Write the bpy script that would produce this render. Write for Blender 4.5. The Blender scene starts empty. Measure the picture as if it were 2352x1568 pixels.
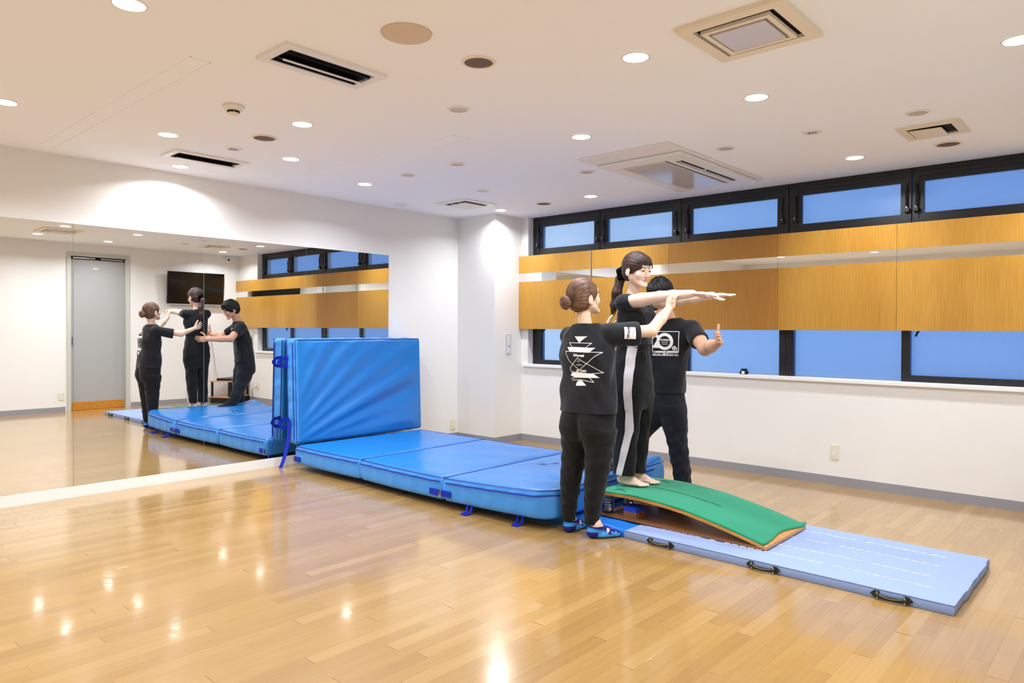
import bpy, bmesh, math, random
import numpy as np
from mathutils import Vector, Matrix
from mathutils.bvhtree import BVHTree
random.seed(7)
S = bpy.context.scene
COL = S.collection
PI = math.pi

# ---------------------------------------------------------------- camera, world, exposure
H = 2.536           # ceiling height
L = 6.148           # mirror wall (X=0) to the wall opposite (X=L); window wall is Y=0
YB = -7.4           # wall behind the camera
CAM = (5.9748, -6.0966, 1.27)
F_PX, YAW, PIT, ROLL, PY0 = 1629.74, .7368, -.0109, .0045, 772.84
_s, _c = math.sin(YAW), math.cos(YAW)
_F, _R, _U = Vector((-_s, _c, 0)), Vector((_c, _s, 0)), Vector((0, 0, 1))
_F2 = _F*math.cos(PIT) + _U*math.sin(PIT); _U2 = _U*math.cos(PIT) - _F*math.sin(PIT)
_R3 = _R*math.cos(ROLL) + _U2*math.sin(ROLL); _U3 = _U2*math.cos(ROLL) - _R*math.sin(ROLL)
cd = bpy.data.cameras.new('camera'); cam = bpy.data.objects.new('camera', cd); COL.objects.link(cam)
m = Matrix((( _R3.x, _U3.x, -_F2.x, CAM[0]), (_R3.y, _U3.y, -_F2.y, CAM[1]), (_R3.z, _U3.z, -_F2.z, CAM[2]), (0, 0, 0, 1)))
cam.matrix_world = m
cd.sensor_width = 36; cd.lens = F_PX/2352*36; cd.shift_y = (PY0-784)/2352; cd.clip_start = .05
S.camera = cam
S.view_settings.view_transform = 'Standard'; S.view_settings.look = 'None'
S.view_settings.gamma = 1; S.view_settings.use_curve_mapping = False
S.view_settings.exposure = 0.0
LAMP_W = 14.0       # power of one recessed lamp
LAMP_COL = (.945, 1.0, 1.08)

w = bpy.data.worlds.new('dusk'); S.world = w; w.use_nodes = True
nt = w.node_tree; bg = nt.nodes['Background']
tc = nt.nodes.new('ShaderNodeTexCoord'); sx = nt.nodes.new('ShaderNodeSeparateXYZ')
nt.links.new(tc.outputs['Generated'], sx.inputs[0])
rmp = nt.nodes.new('ShaderNodeValToRGB')
mp = nt.nodes.new('ShaderNodeMapRange'); mp.inputs['From Min'].default_value = -1; mp.inputs['From Max'].default_value = 1
nt.links.new(sx.outputs['X'], mp.inputs['Value']); nt.links.new(mp.outputs[0], rmp.inputs[0])
rmp.color_ramp.elements[0].position = .17; rmp.color_ramp.elements[0].color = (.80, 1.05, 1.25, 1)
_e = rmp.color_ramp.elements.new(.29); _e.color = (.24, .50, .98, 1)
rmp.color_ramp.elements[2].position = .46; rmp.color_ramp.elements[2].color = (.13, .32, .82, 1)
nt.links.new(rmp.outputs[0], bg.inputs[0]); bg.inputs[1].default_value = 1.12

# ---------------------------------------------------------------- materials
def lin(c):
    return tuple(((v/255)/12.92 if v/255 <= .04045 else ((v/255+.055)/1.055)**2.4) for v in c) + (1,)
def mat(name, col, rough=.5, spec=.5, metal=0, bump=None, coat=0, emis=None, sheen=0, var=None):
    m = bpy.data.materials.new(name); m.use_nodes = True; N = m.node_tree.nodes; K = m.node_tree.links
    b = N['Principled BSDF']; b.inputs['Base Color'].default_value = lin(col); b.inputs['Roughness'].default_value = rough
    b.inputs['Specular IOR Level'].default_value = spec; b.inputs['Metallic'].default_value = metal
    b.inputs['Coat Weight'].default_value = coat; b.inputs['Coat Roughness'].default_value = .08
    b.inputs['Sheen Weight'].default_value = sheen
    if emis: b.inputs['Emission Color'].default_value = lin(emis[0]); b.inputs['Emission Strength'].default_value = emis[1]
    t = N.new('ShaderNodeTexCoord')
    if bump:   # (scale xyz, strength, distance, detail)
        mpn = N.new('ShaderNodeMapping'); mpn.inputs['Scale'].default_value = bump[0]
        no = N.new('ShaderNodeTexNoise'); no.inputs['Scale'].default_value = 1; no.inputs['Detail'].default_value = bump[3]
        bu = N.new('ShaderNodeBump'); bu.inputs['Strength'].default_value = bump[1]; bu.inputs['Distance'].default_value = bump[2]
        K.new(t.outputs['Object'], mpn.inputs[0]); K.new(mpn.outputs[0], no.inputs['Vector'])
        K.new(no.outputs['Fac'], bu.inputs['Height']); K.new(bu.outputs[0], b.inputs['Normal'])
    if var:    # (scale xyz, other colour)
        mpn = N.new('ShaderNodeMapping'); mpn.inputs['Scale'].default_value = var[0]
        no = N.new('ShaderNodeTexNoise'); no.inputs['Scale'].default_value = 1; no.inputs['Detail'].default_value = 4
        rp = N.new('ShaderNodeValToRGB'); rp.color_ramp.elements[0].position = .35; rp.color_ramp.elements[1].position = .65
        rp.color_ramp.elements[0].color = lin(col); rp.color_ramp.elements[1].color = lin(var[1])
        K.new(t.outputs['Object'], mpn.inputs[0]); K.new(mpn.outputs[0], no.inputs['Vector'])
        K.new(no.outputs['Fac'], rp.inputs[0]); K.new(rp.outputs[0], b.inputs['Base Color'])
    return m
M = {}
M['wall'] = mat('white wall paper', (236, 234, 230), .75, .2, bump=((60, 60, 60), .08, .002, 3))
M['ceil'] = mat('white ceiling board', (248, 249, 251), .8, .1)
M['base'] = mat('grey vinyl baseboard', (150, 149, 154), .5, .3)
M['trim'] = mat('white painted trim', (238, 237, 233), .45, .4)
M['cream'] = mat('aged cream plastic', (236, 224, 200), .4, .4)
M['whiteplastic'] = mat('white plastic', (236, 233, 228), .35, .5)
M['acglossy'] = mat('glossy pale cover', (214, 206, 200), .12, .6)
M['dark'] = mat('dark void', (22, 22, 24), .7, .2)
M['frame'] = mat('black window aluminium', (20, 22, 27), .38, .5)
M['steel'] = mat('chrome steel', (190, 190, 190), .25, .5, 1)
M['alu'] = mat('satin aluminium', (205, 190, 172), .3, .5, 1)
M['speaker'] = mat('brown speaker mesh', (112, 98, 92), .7, .2)
M['unlit'] = mat('unlit lamp diffuser', (196, 186, 170), .35, .5)
M['unlitbeige'] = mat('beige lamp diffuser', (200, 178, 140), .35, .5)
M['cover'] = mat('beige cover disc', (214, 194, 168), .6, .2)
M['glow'] = mat('lit lamp diffuser', (255, 255, 255), .5, .2, emis=((255, 250, 240), 14))
M['matface'] = mat('blue vinyl mat face', (22, 116, 192), .30, .65, bump=((9, 9, 9), .25, .01, 3))
M['matside'] = mat('light blue vinyl mat side', (58, 142, 222), .38, .5, bump=((26, 26, 3), .35, .008, 3))
M['piping'] = mat('navy piping', (22, 62, 150), .5, .4)
M['zipper'] = mat('navy zipper tape', (38, 62, 168), .6, .3)
M['strap'] = mat('royal blue webbing', (22, 42, 170), .7, .2, bump=((300, 300, 300), .3, .001, 2))
M['thin'] = mat('pale blue mat canvas', (143, 161, 199), .6, .3, bump=((14, 14, 14), .2, .006, 4))
M['thinside'] = mat('pale blue mat side canvas', (136, 158, 206), .6, .3, bump=((20, 20, 8), .3, .006, 3))
M['stitch'] = mat('white stitching', (232, 236, 240), .8, .1)
M['bright'] = mat('bright blue mat vinyl', (24, 116, 206), .45, .4, bump=((10, 10, 10), .4, .01, 3))
M['handle'] = mat('black leather handle', (36, 40, 36), .45, .4)
M['thread'] = mat('yellowish thread', (190, 176, 120), .8, .1)
M['green'] = mat('green board carpet', (26, 136, 100), .95, .1, sheen=.2, bump=((400, 400, 400), .3, .002, 2))
M['greenline'] = mat('dark green line', (14, 70, 52), .9, .1)
M['stain'] = mat('dark scuff', (70, 62, 66), .8, .1)
M['ply'] = mat('orange plywood edge', (190, 128, 52), .35, .5, var=((3, 40, 60), (206, 148, 72)), coat=.3)
M['plydark'] = mat('brown plywood', (158, 102, 52), .4, .5, var=((3, 30, 60), (128, 82, 44)))
M['blockblue'] = mat('blue rubber pad', (40, 70, 200), .5, .3)
M['rust'] = mat('rusty steel', (90, 62, 48), .6, .3, .6)
M['blackcloth'] = mat('black jersey', (23, 24, 29), .85, .25, bump=((14, 14, 9), .5, .012, 3), sheen=.15)
M['blackpant'] = mat('black jersey trousers', (17, 18, 20), .85, .25, bump=((16, 16, 10), .4, .01, 3), sheen=.1)
M['bluepant'] = mat('dark navy black trousers', (19, 22, 31), .85, .25, bump=((12, 12, 9), .5, .012, 3), sheen=.1)
M['print'] = mat('white print', (236, 232, 228), .7, .2)
M['printblack'] = mat('black print', (25, 25, 28), .7, .2)
M['stripe'] = mat('white side stripe', (214, 210, 216), .7, .2, bump=((10, 10, 40), .3, .004, 3))
M['skin_pale'] = mat('pale skin', (230, 198, 178), .5, .35)
M['skin_a'] = mat('light skin', (230, 194, 168), .5, .35)
M['skin_c'] = mat('tanned skin', (214, 164, 136), .5, .35)
M['lip'] = mat('pink lips', (204, 136, 124), .4, .4)
M['eyewhite'] = mat('eye white', (225, 220, 218), .3, .5)
M['iris'] = mat('dark iris', (34, 22, 18), .2, .6)
def hair(name, c1, c2):
    return mat(name, c1, .50, .4, bump=((160, 160, 60), .35, .003, 3), var=((40, 40, 30), c2))
M['hair_a'] = hair('chestnut hair', (84, 58, 46), (124, 90, 66))
M['hair_b'] = hair('dark brown hair', (46, 30, 28), (70, 47, 40))
M['hair_c'] = hair('black hair', (14, 14, 15), (24, 23, 24))
M['velvet'] = mat('black velvet', (10, 10, 11), .9, .1)
M['sock'] = mat('sky blue knit', (62, 140, 206), .9, .1, bump=((200, 200, 200), .3, .001, 1))
M['socknavy'] = mat('indigo knit', (44, 42, 122), .9, .1, bump=((200, 200, 200), .3, .001, 1))
M['sockpatch'] = mat('pale knit patch', (226, 214, 206), .9, .1)
M['screen'] = mat('black tv screen', (8, 8, 9), .12, .5)
M['doorgrey'] = mat('grey folding door vinyl', (170, 170, 168), .55, .3, bump=((40, 40, 4), .15, .003, 2))
M['doorframe'] = mat('pale grey door frame', (196, 196, 188), .5, .3)
M['orange'] = mat('orange wood threshold', (206, 140, 50), .3, .5, var=((4, 20, 40), (190, 120, 38)))
M['rackwood'] = mat('rack wood', (206, 148, 104), .5, .4)
M['blackplastic'] = mat('black plastic', (18, 19, 22), .4, .4)
M['greyplate'] = mat('grey switch plate', (204, 204, 208), .4, .4)
M['outlet'] = mat('cream outlet plate', (226, 222, 198), .4, .4)
M['cable'] = mat('grey cable', (150, 150, 148), .6, .3)

# mirror
def mirror_mat():
    m = bpy.data.materials.new('mirror silver'); m.use_nodes = True; b = m.node_tree.nodes['Principled BSDF']
    b.inputs['Base Color'].default_value = (.90, .905, .885, 1); b.inputs['Metallic'].default_value = 1; b.inputs['Roughness'].default_value = .0
    return m
M['mirror'] = mirror_mat()
M['mirroredge'] = mat('polished mirror edge', (190, 205, 198), .2, .5)

def floor_mat():
    m = bpy.data.materials.new('varnished plank floor'); m.use_nodes = True; N = m.node_tree.nodes; K = m.node_tree.links
    b = N['Principled BSDF']
    def math_(op, a, c=None):
        n = N.new('ShaderNodeMath'); n.operation = op
        for i, v in enumerate((a, c)):
            if v is None: continue
            if isinstance(v, (int, float)): n.inputs[i].default_value = v
            else: K.new(v, n.inputs[i])
        return n.outputs[0]
    t = N.new('ShaderNodeTexCoord'); s = N.new('ShaderNodeSeparateXYZ'); K.new(t.outputs['Object'], s.inputs[0])
    rowf = math_('DIVIDE', math_('ADD', s.outputs['X'], .021), .0702)
    row = math_('FLOOR', rowf); rfr = math_('SUBTRACT', rowf, row)
    wn = N.new('ShaderNodeTexWhiteNoise'); wn.noise_dimensions = '1D'; K.new(row, wn.inputs['W'])
    colf = math_('ADD', math_('DIVIDE', s.outputs['Y'], .72), math_('MULTIPLY', wn.outputs['Value'], 7.3))
    colr = math_('FLOOR', colf); cfr = math_('SUBTRACT', colf, colr)
    cx = N.new('ShaderNodeCombineXYZ'); K.new(row, cx.inputs[0]); K.new(colr, cx.inputs[1])
    wn2 = N.new('ShaderNodeTexWhiteNoise'); wn2.noise_dimensions = '2D'; K.new(cx.outputs[0], wn2.inputs['Vector'])
    rp = N.new('ShaderNodeValToRGB'); e = rp.color_ramp.elements
    e[0].position = 0; e[0].color = lin((163, 127, 75)); e[1].position = 1; e[1].color = lin((179, 144, 90))
    k = e.new(.5); k.color = lin((171, 135, 80)); k = e.new(.85); k.color = lin((174, 138, 84))
    K.new(wn2.outputs['Value'], rp.inputs[0])
    # grain along Y
    mpn = N.new('ShaderNodeMapping'); mpn.inputs['Scale'].default_value = (55, 3, 1)
    ad = N.new('ShaderNodeVectorMath'); ad.operation = 'ADD'; K.new(t.outputs['Object'], ad.inputs[0])
    sc = N.new('ShaderNodeVectorMath'); sc.operation = 'SCALE'; K.new(wn2.outputs['Color'], sc.inputs[0]); sc.inputs['Scale'].default_value = 9
    K.new(sc.outputs[0], ad.inputs[1]); K.new(ad.outputs[0], mpn.inputs[0])
    no = N.new('ShaderNodeTexNoise'); no.inputs['Scale'].default_value = 1; no.inputs['Detail'].default_value = 5; K.new(mpn.outputs[0], no.inputs['Vector'])
    mx = N.new('ShaderNodeMix'); mx.data_type = 'RGBA'; mx.blend_type = 'MULTIPLY'
    gr = N.new('ShaderNodeValToRGB'); gr.color_ramp.elements[0].position = .3; gr.color_ramp.elements[0].color = (.74, .68, .58, 1)
    gr.color_ramp.elements[1].position = .6; gr.color_ramp.elements[1].color = (1, 1, 1, 1); K.new(no.outputs['Fac'], gr.inputs[0])
    mx.inputs[0].default_value = .30; K.new(rp.outputs[0], mx.inputs[6]); K.new(gr.outputs[0], mx.inputs[7])
    # joints
    ew = math_('MINIMUM', rfr, math_('SUBTRACT', 1, rfr)); ec = math_('MINIMUM', cfr, math_('SUBTRACT', 1, cfr))
    lw = math_('LESS_THAN', ew, .010)
    deep = math_('GREATER_THAN', wn2.outputs['Value'], .82)
    lc = math_('LESS_THAN', ec, math_('ADD', .0012, math_('MULTIPLY', deep, .0022)))
    ln = math_('MAXIMUM', math_('MULTIPLY', lw, .38), math_('MULTIPLY', lc, math_('ADD', .5, math_('MULTIPLY', deep, .4))))
    mj = N.new('ShaderNodeMix'); mj.data_type = 'RGBA'; K.new(ln, mj.inputs[0]); K.new(mx.outputs[2], mj.inputs[6]); mj.inputs[7].default_value = lin((120, 80, 44))
    K.new(mj.outputs[2], b.inputs['Base Color'])
    b.inputs['Roughness'].default_value = .17; b.inputs['Specular IOR Level'].default_value = .55
    b.inputs['Coat Weight'].default_value = .5; b.inputs['Coat Roughness'].default_value = .07
    n2 = N.new('ShaderNodeTexNoise'); n2.inputs['Scale'].default_value = 9; n2.inputs['Detail'].default_value = 2; K.new(t.outputs['Object'], n2.inputs['Vector'])
    hh = math_('SUBTRACT', math_('ADD', math_('MULTIPLY', n2.outputs['Fac'], .6), math_('MULTIPLY', wn2.outputs['Value'], .12)), math_('MULTIPLY', ln, .25))
    bu = N.new('ShaderNodeBump'); bu.inputs['Strength'].default_value = .35; bu.inputs['Distance'].default_value = .0025
    K.new(hh, bu.inputs['Height']); K.new(bu.outputs[0], b.inputs['Normal']); K.new(bu.outputs[0], b.inputs['Coat Normal'])
    return m
M['floor'] = floor_mat()

def veneer(name, c1, c2):
    m = mat(name, c1, .38, .4, coat=.1); N = m.node_tree.nodes; K = m.node_tree.links; b = N['Principled BSDF']
    t = N.new('ShaderNodeTexCoord'); mpn = N.new('ShaderNodeMapping'); mpn.inputs['Scale'].default_value = (120, 120, 4)
    no = N.new('ShaderNodeTexNoise'); no.inputs['Scale'].default_value = 1; no.inputs['Detail'].default_value = 4
    m2 = N.new('ShaderNodeMapping'); m2.inputs['Scale'].default_value = (2.2, 2, .5)
    n2 = N.new('ShaderNodeTexNoise'); n2.inputs['Scale'].default_value = 1
    K.new(t.outputs['Object'], mpn.inputs[0]); K.new(mpn.outputs[0], no.inputs['Vector']); K.new(t.outputs['Object'], m2.inputs[0]); K.new(m2.outputs[0], n2.inputs['Vector'])
    a = N.new('ShaderNodeMath'); a.operation = 'ADD'; K.new(no.outputs['Fac'], a.inputs[0]); K.new(n2.outputs['Fac'], a.inputs[1])
    h = N.new('ShaderNodeMath'); h.operation = 'MULTIPLY'; h.inputs[1].default_value = .5; K.new(a.outputs[0], h.inputs[0])
    rp = N.new('ShaderNodeValToRGB'); rp.color_ramp.elements[0].position = .36; rp.color_ramp.elements[1].position = .64
    rp.color_ramp.elements[0].color = lin(c1); rp.color_ramp.elements[1].color = lin(c2)
    K.new(h.outputs[0], rp.inputs[0]); K.new(rp.outputs[0], b.inputs['Base Color'])
    return m
M['veneer'] = veneer('orange oak veneer', (174, 122, 42), (200, 150, 62))
M['veneer2'] = veneer('darker oak veneer', (162, 108, 38), (186, 134, 54))

def glass_mat():
    m = bpy.data.materials.new('frosted wired glass'); m.use_nodes = True; N = m.node_tree.nodes; K = m.node_tree.links
    N.remove(N['Principled BSDF']); out = N['Material Output']
    tr = N.new('ShaderNodeBsdfTranslucent'); rf = N.new('ShaderNodeBsdfRefraction'); rf.inputs['IOR'].default_value = 1.18; rf.inputs['Roughness'].default_value = .26
    gl = N.new('ShaderNodeBsdfGlossy'); gl.inputs['Roughness'].default_value = .35
    a = N.new('ShaderNodeMixShader'); a.inputs[0].default_value = .72; c = N.new('ShaderNodeMixShader'); c.inputs[0].default_value = .05
    K.new(tr.outputs[0], a.inputs[1]); K.new(rf.outputs[0], a.inputs[2]); K.new(a.outputs[0], c.inputs[1]); K.new(gl.outputs[0], c.inputs[2]); K.new(c.outputs[0], out.inputs[0])
    t = N.new('ShaderNodeTexCoord'); cols = []
    for ang in (45, -45):
        mpn = N.new('ShaderNodeMapping'); mpn.inputs['Rotation'].default_value = (0, math.radians(ang), 0)
        wv = N.new('ShaderNodeTexWave'); wv.inputs['Scale'].default_value = 22; K.new(t.outputs['Object'], mpn.inputs[0]); K.new(mpn.outputs[0], wv.inputs['Vector'])
        rp = N.new('ShaderNodeValToRGB'); rp.color_ramp.elements[0].position = .0; rp.color_ramp.elements[0].color = (.86, .88, .9, 1)
        rp.color_ramp.elements[1].position = .25; rp.color_ramp.elements[1].color = (.97, .98, 1, 1); K.new(wv.outputs['Fac'], rp.inputs[0]); cols.append(rp)
    mx = N.new('ShaderNodeMix'); mx.data_type = 'RGBA'; mx.blend_type = 'MULTIPLY'; mx.inputs[0].default_value = 1
    K.new(cols[0].outputs[0], mx.inputs[6]); K.new(cols[1].outputs[0], mx.inputs[7])
    K.new(mx.outputs[2], tr.inputs[0]); K.new(mx.outputs[2], rf.inputs[0])
    return m
M['glass'] = glass_mat()

# ---------------------------------------------------------------- helpers
def rz(a): return Matrix.Rotation(a, 4, 'Z')
class MB:
    def __init__(s): s.bm = bmesh.new(); s.mats = []; s.cur = 0
    def m(s, name):
        if name not in s.mats: s.mats.append(name)
        s.cur = s.mats.index(name); return s
    def _f(s, vs):
        try: f = s.bm.faces.new(vs); f.material_index = s.cur; return f
        except ValueError: return None
    def box(s, lo, hi, X=None, bev=0, seg=2):
        lo, hi = Vector(lo), Vector(hi); c = (lo+hi)/2; d = hi-lo
        r = bmesh.ops.create_cube(s.bm, size=1, matrix=Matrix.Translation(c) @ Matrix.Diagonal((*d, 1)))
        vs = r['verts']; fs = {f for v in vs for f in v.link_faces}
        for f in fs: f.material_index = s.cur
        if bev:
            es = {e for v in vs for e in v.link_edges}
            r2 = bmesh.ops.bevel(s.bm, geom=list(es), offset=bev, segments=seg, profile=.5, affect='EDGES')
            vs = {v for f in r2['faces'] for v in f.verts} | {v for v in vs if v.is_valid}
            for f in {f for v in vs for f in v.link_faces}: f.material_index = s.cur
        if X is not None: bmesh.ops.transform(s.bm, matrix=X, verts=[v for v in vs if v.is_valid])
        return s
    def tube(s, pts, r, n=8, cap=True, flat=None):
        pts = [Vector(p) for p in pts]; rr = r if hasattr(r, '__len__') else [r]*len(pts); rings = []
        up = Vector((0, 0, 1))
        for i, p in enumerate(pts):
            t = (pts[min(i+1, len(pts)-1)] - pts[max(i-1, 0)]).normalized()
            a = t.cross(up); a = a.normalized() if a.length > 1e-4 else Vector((1, 0, 0)); b = t.cross(a).normalized()
            if rings and a.dot(pa) < 0: a = -a; b = -b
            pa = a
            fa, fb = flat if flat else (1, 1)
            rings.append([s.bm.verts.new(p + a*math.cos(2*PI*k/n)*rr[i]*fa + b*math.sin(2*PI*k/n)*rr[i]*fb) for k in range(n)])
        for i in range(len(rings)-1):
            for k in range(n): s._f((rings[i][k], rings[i][(k+1) % n], rings[i+1][(k+1) % n], rings[i+1][k]))
        if cap: s._f(rings[0][::-1]); s._f(rings[-1])
        return s
    def lathe(s, prof, c=(0, 0, 0), n=32, X=None):
        rings = []; c = Vector(c)
        for r, z in prof:
            if r < 1e-6: rings.append([s.bm.verts.new(c+Vector((0, 0, z)))])
            else: rings.append([s.bm.verts.new(c+Vector((r*math.cos(2*PI*k/n), r*math.sin(2*PI*k/n), z))) for k in range(n)])
        for a, b in zip(rings, rings[1:]):
            for k in range(n):
                if len(a) == 1 and len(b) == 1: continue
                if len(a) == 1: s._f((a[0], b[k], b[(k+1) % n]))
                elif len(b) == 1: s._f((a[k], a[(k+1) % n], b[0]))
                else: s._f((a[k], a[(k+1) % n], b[(k+1) % n], b[k]))
        if X is not None: bmesh.ops.transform(s.bm, matrix=X, verts=[v for r in rings for v in r])
        return s
    def prism(s, pts, d):        # polygon pts (3D) extruded by vector d
        d = Vector(d); a = [s.bm.verts.new(Vector(p)) for p in pts]; b = [s.bm.verts.new(Vector(p)+d) for p in pts]; n = len(a)
        s._f(a[::-1]); s._f(b)
        for k in range(n): s._f((a[k], a[(k+1) % n], b[(k+1) % n], b[k]))
        return s
    def frame(s, lo, hi, w, axis='y'):   # rectangular ring: lo/hi corners (x,z) wide w, from y0 to y1
        (x0, y0, z0), (x1, y1, z1) = lo, hi
        s.box((x0, y0, z0), (x0+w, y1, z1)); s.box((x1-w, y0, z0), (x1, y1, z1))
        s.box((x0+w, y0, z0), (x1-w, y1, z0+w)); s.box((x0+w, y0, z1-w), (x1-w, y1, z1)); return s
    def build(s, name, parent=None, smooth=False, loc=None):
        bmesh.ops.recalc_face_normals(s.bm, faces=s.bm.faces)
        me = bpy.data.meshes.new(name); s.bm.to_mesh(me); s.bm.free()
        for n in s.mats: me.materials.append(M[n])
        if smooth:
            me.polygons.foreach_set('use_smooth', [True]*len(me.polygons))
            try: me.set_sharp_from_angle(angle=math.radians(40))
            except Exception: pass
        o = bpy.data.objects.new(name, me); COL.objects.link(o)
        if parent: o.parent = parent; o.matrix_parent_inverse = parent.matrix_world.inverted()
        return o
def B(name, mt): b = MB(); b.m(mt); return b
def tag(o, label=None, cat=None, group=None, kind=None):
    if label: o['label'] = label
    if cat: o['category'] = cat
    if group: o['group'] = group
    if kind: o['kind'] = kind
    return o
def empty(name, loc, label, cat, group=None, kind=None):
    o = bpy.data.objects.new(name, None); o.empty_display_size = .1; o.location = loc; COL.objects.link(o)
    o.matrix_world = Matrix.Translation(loc)
    return tag(o, label, cat, group, kind)
def struct(o, label=None, cat=None): return tag(o, label, cat, None, 'structure')

# ---------------------------------------------------------------- room shell
T = .12
b = MB().m('floor').box((-.3, YB-.2, -.1), (L+.3, .4, 0)); o = b.build('floor'); struct(o, 'glossy golden wooden plank floor of the studio', 'floor')
b = MB().m('ceil').box((-.3, YB-.2, H), (L+.3, .4, H+.12)); o = b.build('ceiling'); struct(o, 'white studio ceiling with recessed lamps', 'ceiling')
b = MB().m('wall').box((-T, YB, 0), (0, .0, H)); struct(b.build('wall_left'), 'white wall carrying the long mirror', 'wall')
b = MB().m('wall').box((L, YB, 0), (L+T, -2.66, H)).box((L, -1.86, 0), (L+T, 0, H)).box((L, -2.66, 2.36), (L+T, -1.86, H))
struct(b.build('wall_right'), 'white wall with door and television seen in the mirror', 'wall')
b = MB().m('wall').box((-T, YB-T, 0), (L+T, YB, H)); struct(b.build('wall_front'), 'white wall behind the camera', 'wall')
OX0, OX1, OZ = .689, 5.47, .845   # window opening
b = MB().m('wall').box((-T, 0, 0), (OX0, .24, H)).box((OX1, 0, 0), (L+T, .24, H)).box((OX0, 0, 0), (OX1, .24, OZ))
struct(b.build('wall_back'), 'white wall below and beside the strip windows', 'wall')
b = MB().m('wall').box((0, -.4475, 0), (.5914, 0, H)); struct(b.build('wall_corner'), 'square white column boxed into the far corner', 'wall')
def bboard(name, segs, label):
    b = MB().m('base')
    for (x0, y0, x1, y1) in segs: b.box((min(x0, x1), min(y0, y1), 0), (max(x0, x1), max(y0, y1), .0725))
    struct(b.build(name), label, 'baseboard')
bboard('baseboard_back', [(.5914, -.006, L, 0)], 'grey baseboard under the window wall')
bboard('baseboard_corner', [(.0, -.4535, .5974, -.4475), (.5914, -.4475, .5974, -.006)], 'grey baseboard around the corner column')
bboard('baseboard_left', [(0, -1.44, .006, -.4535)], 'grey baseboard between mirror and corner column')
bboard('baseboard_right', [(L-.006, -1.80, L, -.006), (L-.006, YB, L, -2.72)], 'grey baseboard of the television wall')
b = MB().m('trim').box((0, YB, 0), (.012, -1.44, .079)); struct(b.build('trim_1'), 'white strip below the wall mirror', 'trim')
b = MB().m('trim').box((0, -1.445, .079), (.012, -1.428, 2.042)).box((0, YB, 2.036), (.010, -1.428, 2.042)); struct(b.build('trim_2'), 'thin white edging at the end and top of the mirror', 'trim')
# hairline joints of the ceiling hatches
b = MB().m('ceil')
for (x0, y0, x1, y1) in ((.11, -4.645, 2.617, -4.641), (.11, -4.55, 2.617, -4.546), (2.613, -4.645, 2.617, -4.546)): b.box((x0, y0, H-.0025), (x1, y1, H))
struct(b.build('trim_3'), 'faint long ceiling joint at upper left', 'trim')
b = MB().m('ceil')
for (x0, y0, x1, y1) in ((.53, -2.902, 2.56, -2.898), (.53, -2.77, 2.56, -2.766), (2.556, -2.902, 2.56, -2.766)): b.box((x0, y0, H-.0025), (x1, y1, H))
struct(b.build('trim_4'), 'faint long ceiling joint in mid ceiling', 'trim')

# wall mirror: separate panes with hairline gaps
PW, YM = .9777, -1.4454
names = ['rightmost large mirror pane, partly behind the upright blue mat', 'second mirror pane from its right end, reflecting the man and the wood panels',
         'third mirror pane from its right end, reflecting the door and the bun-haired woman', 'leftmost large mirror pane, at the edge of the photo, reflecting white wall']
for k in range(5):
    y1 = YM - k*PW - .0012; y0 = YM - (k+1)*PW + .0012
    b = MB().m('mirroredge').box((.0005, y0, .0795), (.0055, y1, 2.0355)); bm = b.bm
    b.mats.append('mirror')
    for f in bm.faces:
        f.normal_update()
        if f.normal.x > .9: f.material_index = 1
    o = b.build('mirror_pane')
    lab = names[k] if k < 4 else 'mirror pane beyond the left edge of the photo'
    tag(o, lab, 'mirror', 'wall mirror panes')

# ---------------------------------------------------------------- strip windows in the back wall
GY = .10
wid = [(.69, 1.62, .818, 1.535), (1.62, 2.572, 1.708, 2.465), (2.572, 3.608, 2.68, 3.503), (3.608, 4.56, 3.714, 4.479), (4.56, OX1, 4.642, 5.33)]
ZL = 2.10
for i, (x0, x1, g0, g1) in enumerate(wid):
    e = empty('window_%d' % (i+1), ((x0+x1)/2, GY, ZL), 'black framed awning window, number %d from the corner column' % (i+1), 'window', None, 'structure')
    b = MB().m('frame')
    b.box((x0+.004, .082, ZL), (g0-.034, .19, H)).box((g1+.034, .082, ZL), (x1-.004, .19, H)).box((g0-.034, .082, ZL), (g1+.034, .19, 2.14)).box((g0-.034, .082, 2.468), (g1+.034, .19, H))
    b.box((x0+.004, .070, 2.500), (x1-.004, .082, 2.512))
    b.build('window_frame', e)
    b = MB().m('frame')
    b.box((g0-.034, .09, 2.14), (g0, .125, 2.468)).box((g1, .09, 2.14), (g1+.034, .125, 2.468)).box((g0, .09, 2.14), (g1, .125, 2.180)).box((g0, .09, 2.426), (g1, .125, 2.468))
    b.build('sash', e)
    b = MB().m('glass').box((g0, .103, 2.18), (g1, .107, 2.426)); b.build('pane', e)
    b = MB().m('frame')
    for s_, gx in ((1, g0-.05), (-1, g1+.05)):
        b.tube([(gx, .075, 2.42), (gx+s_*.006, .055, 2.33), (gx+s_*.002, .062, 2.225)], .007, 6)
        b.box((gx-.018, .05, 2.195), (gx+.018, .085, 2.225))
    b.m('steel')
    for s_, gx in ((1, g0-.05), (-1, g1+.05)): b.box((gx-.004, .047, 2.222), (gx+.005, .053, 2.234))
    b.build('stay_arm', e)
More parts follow.
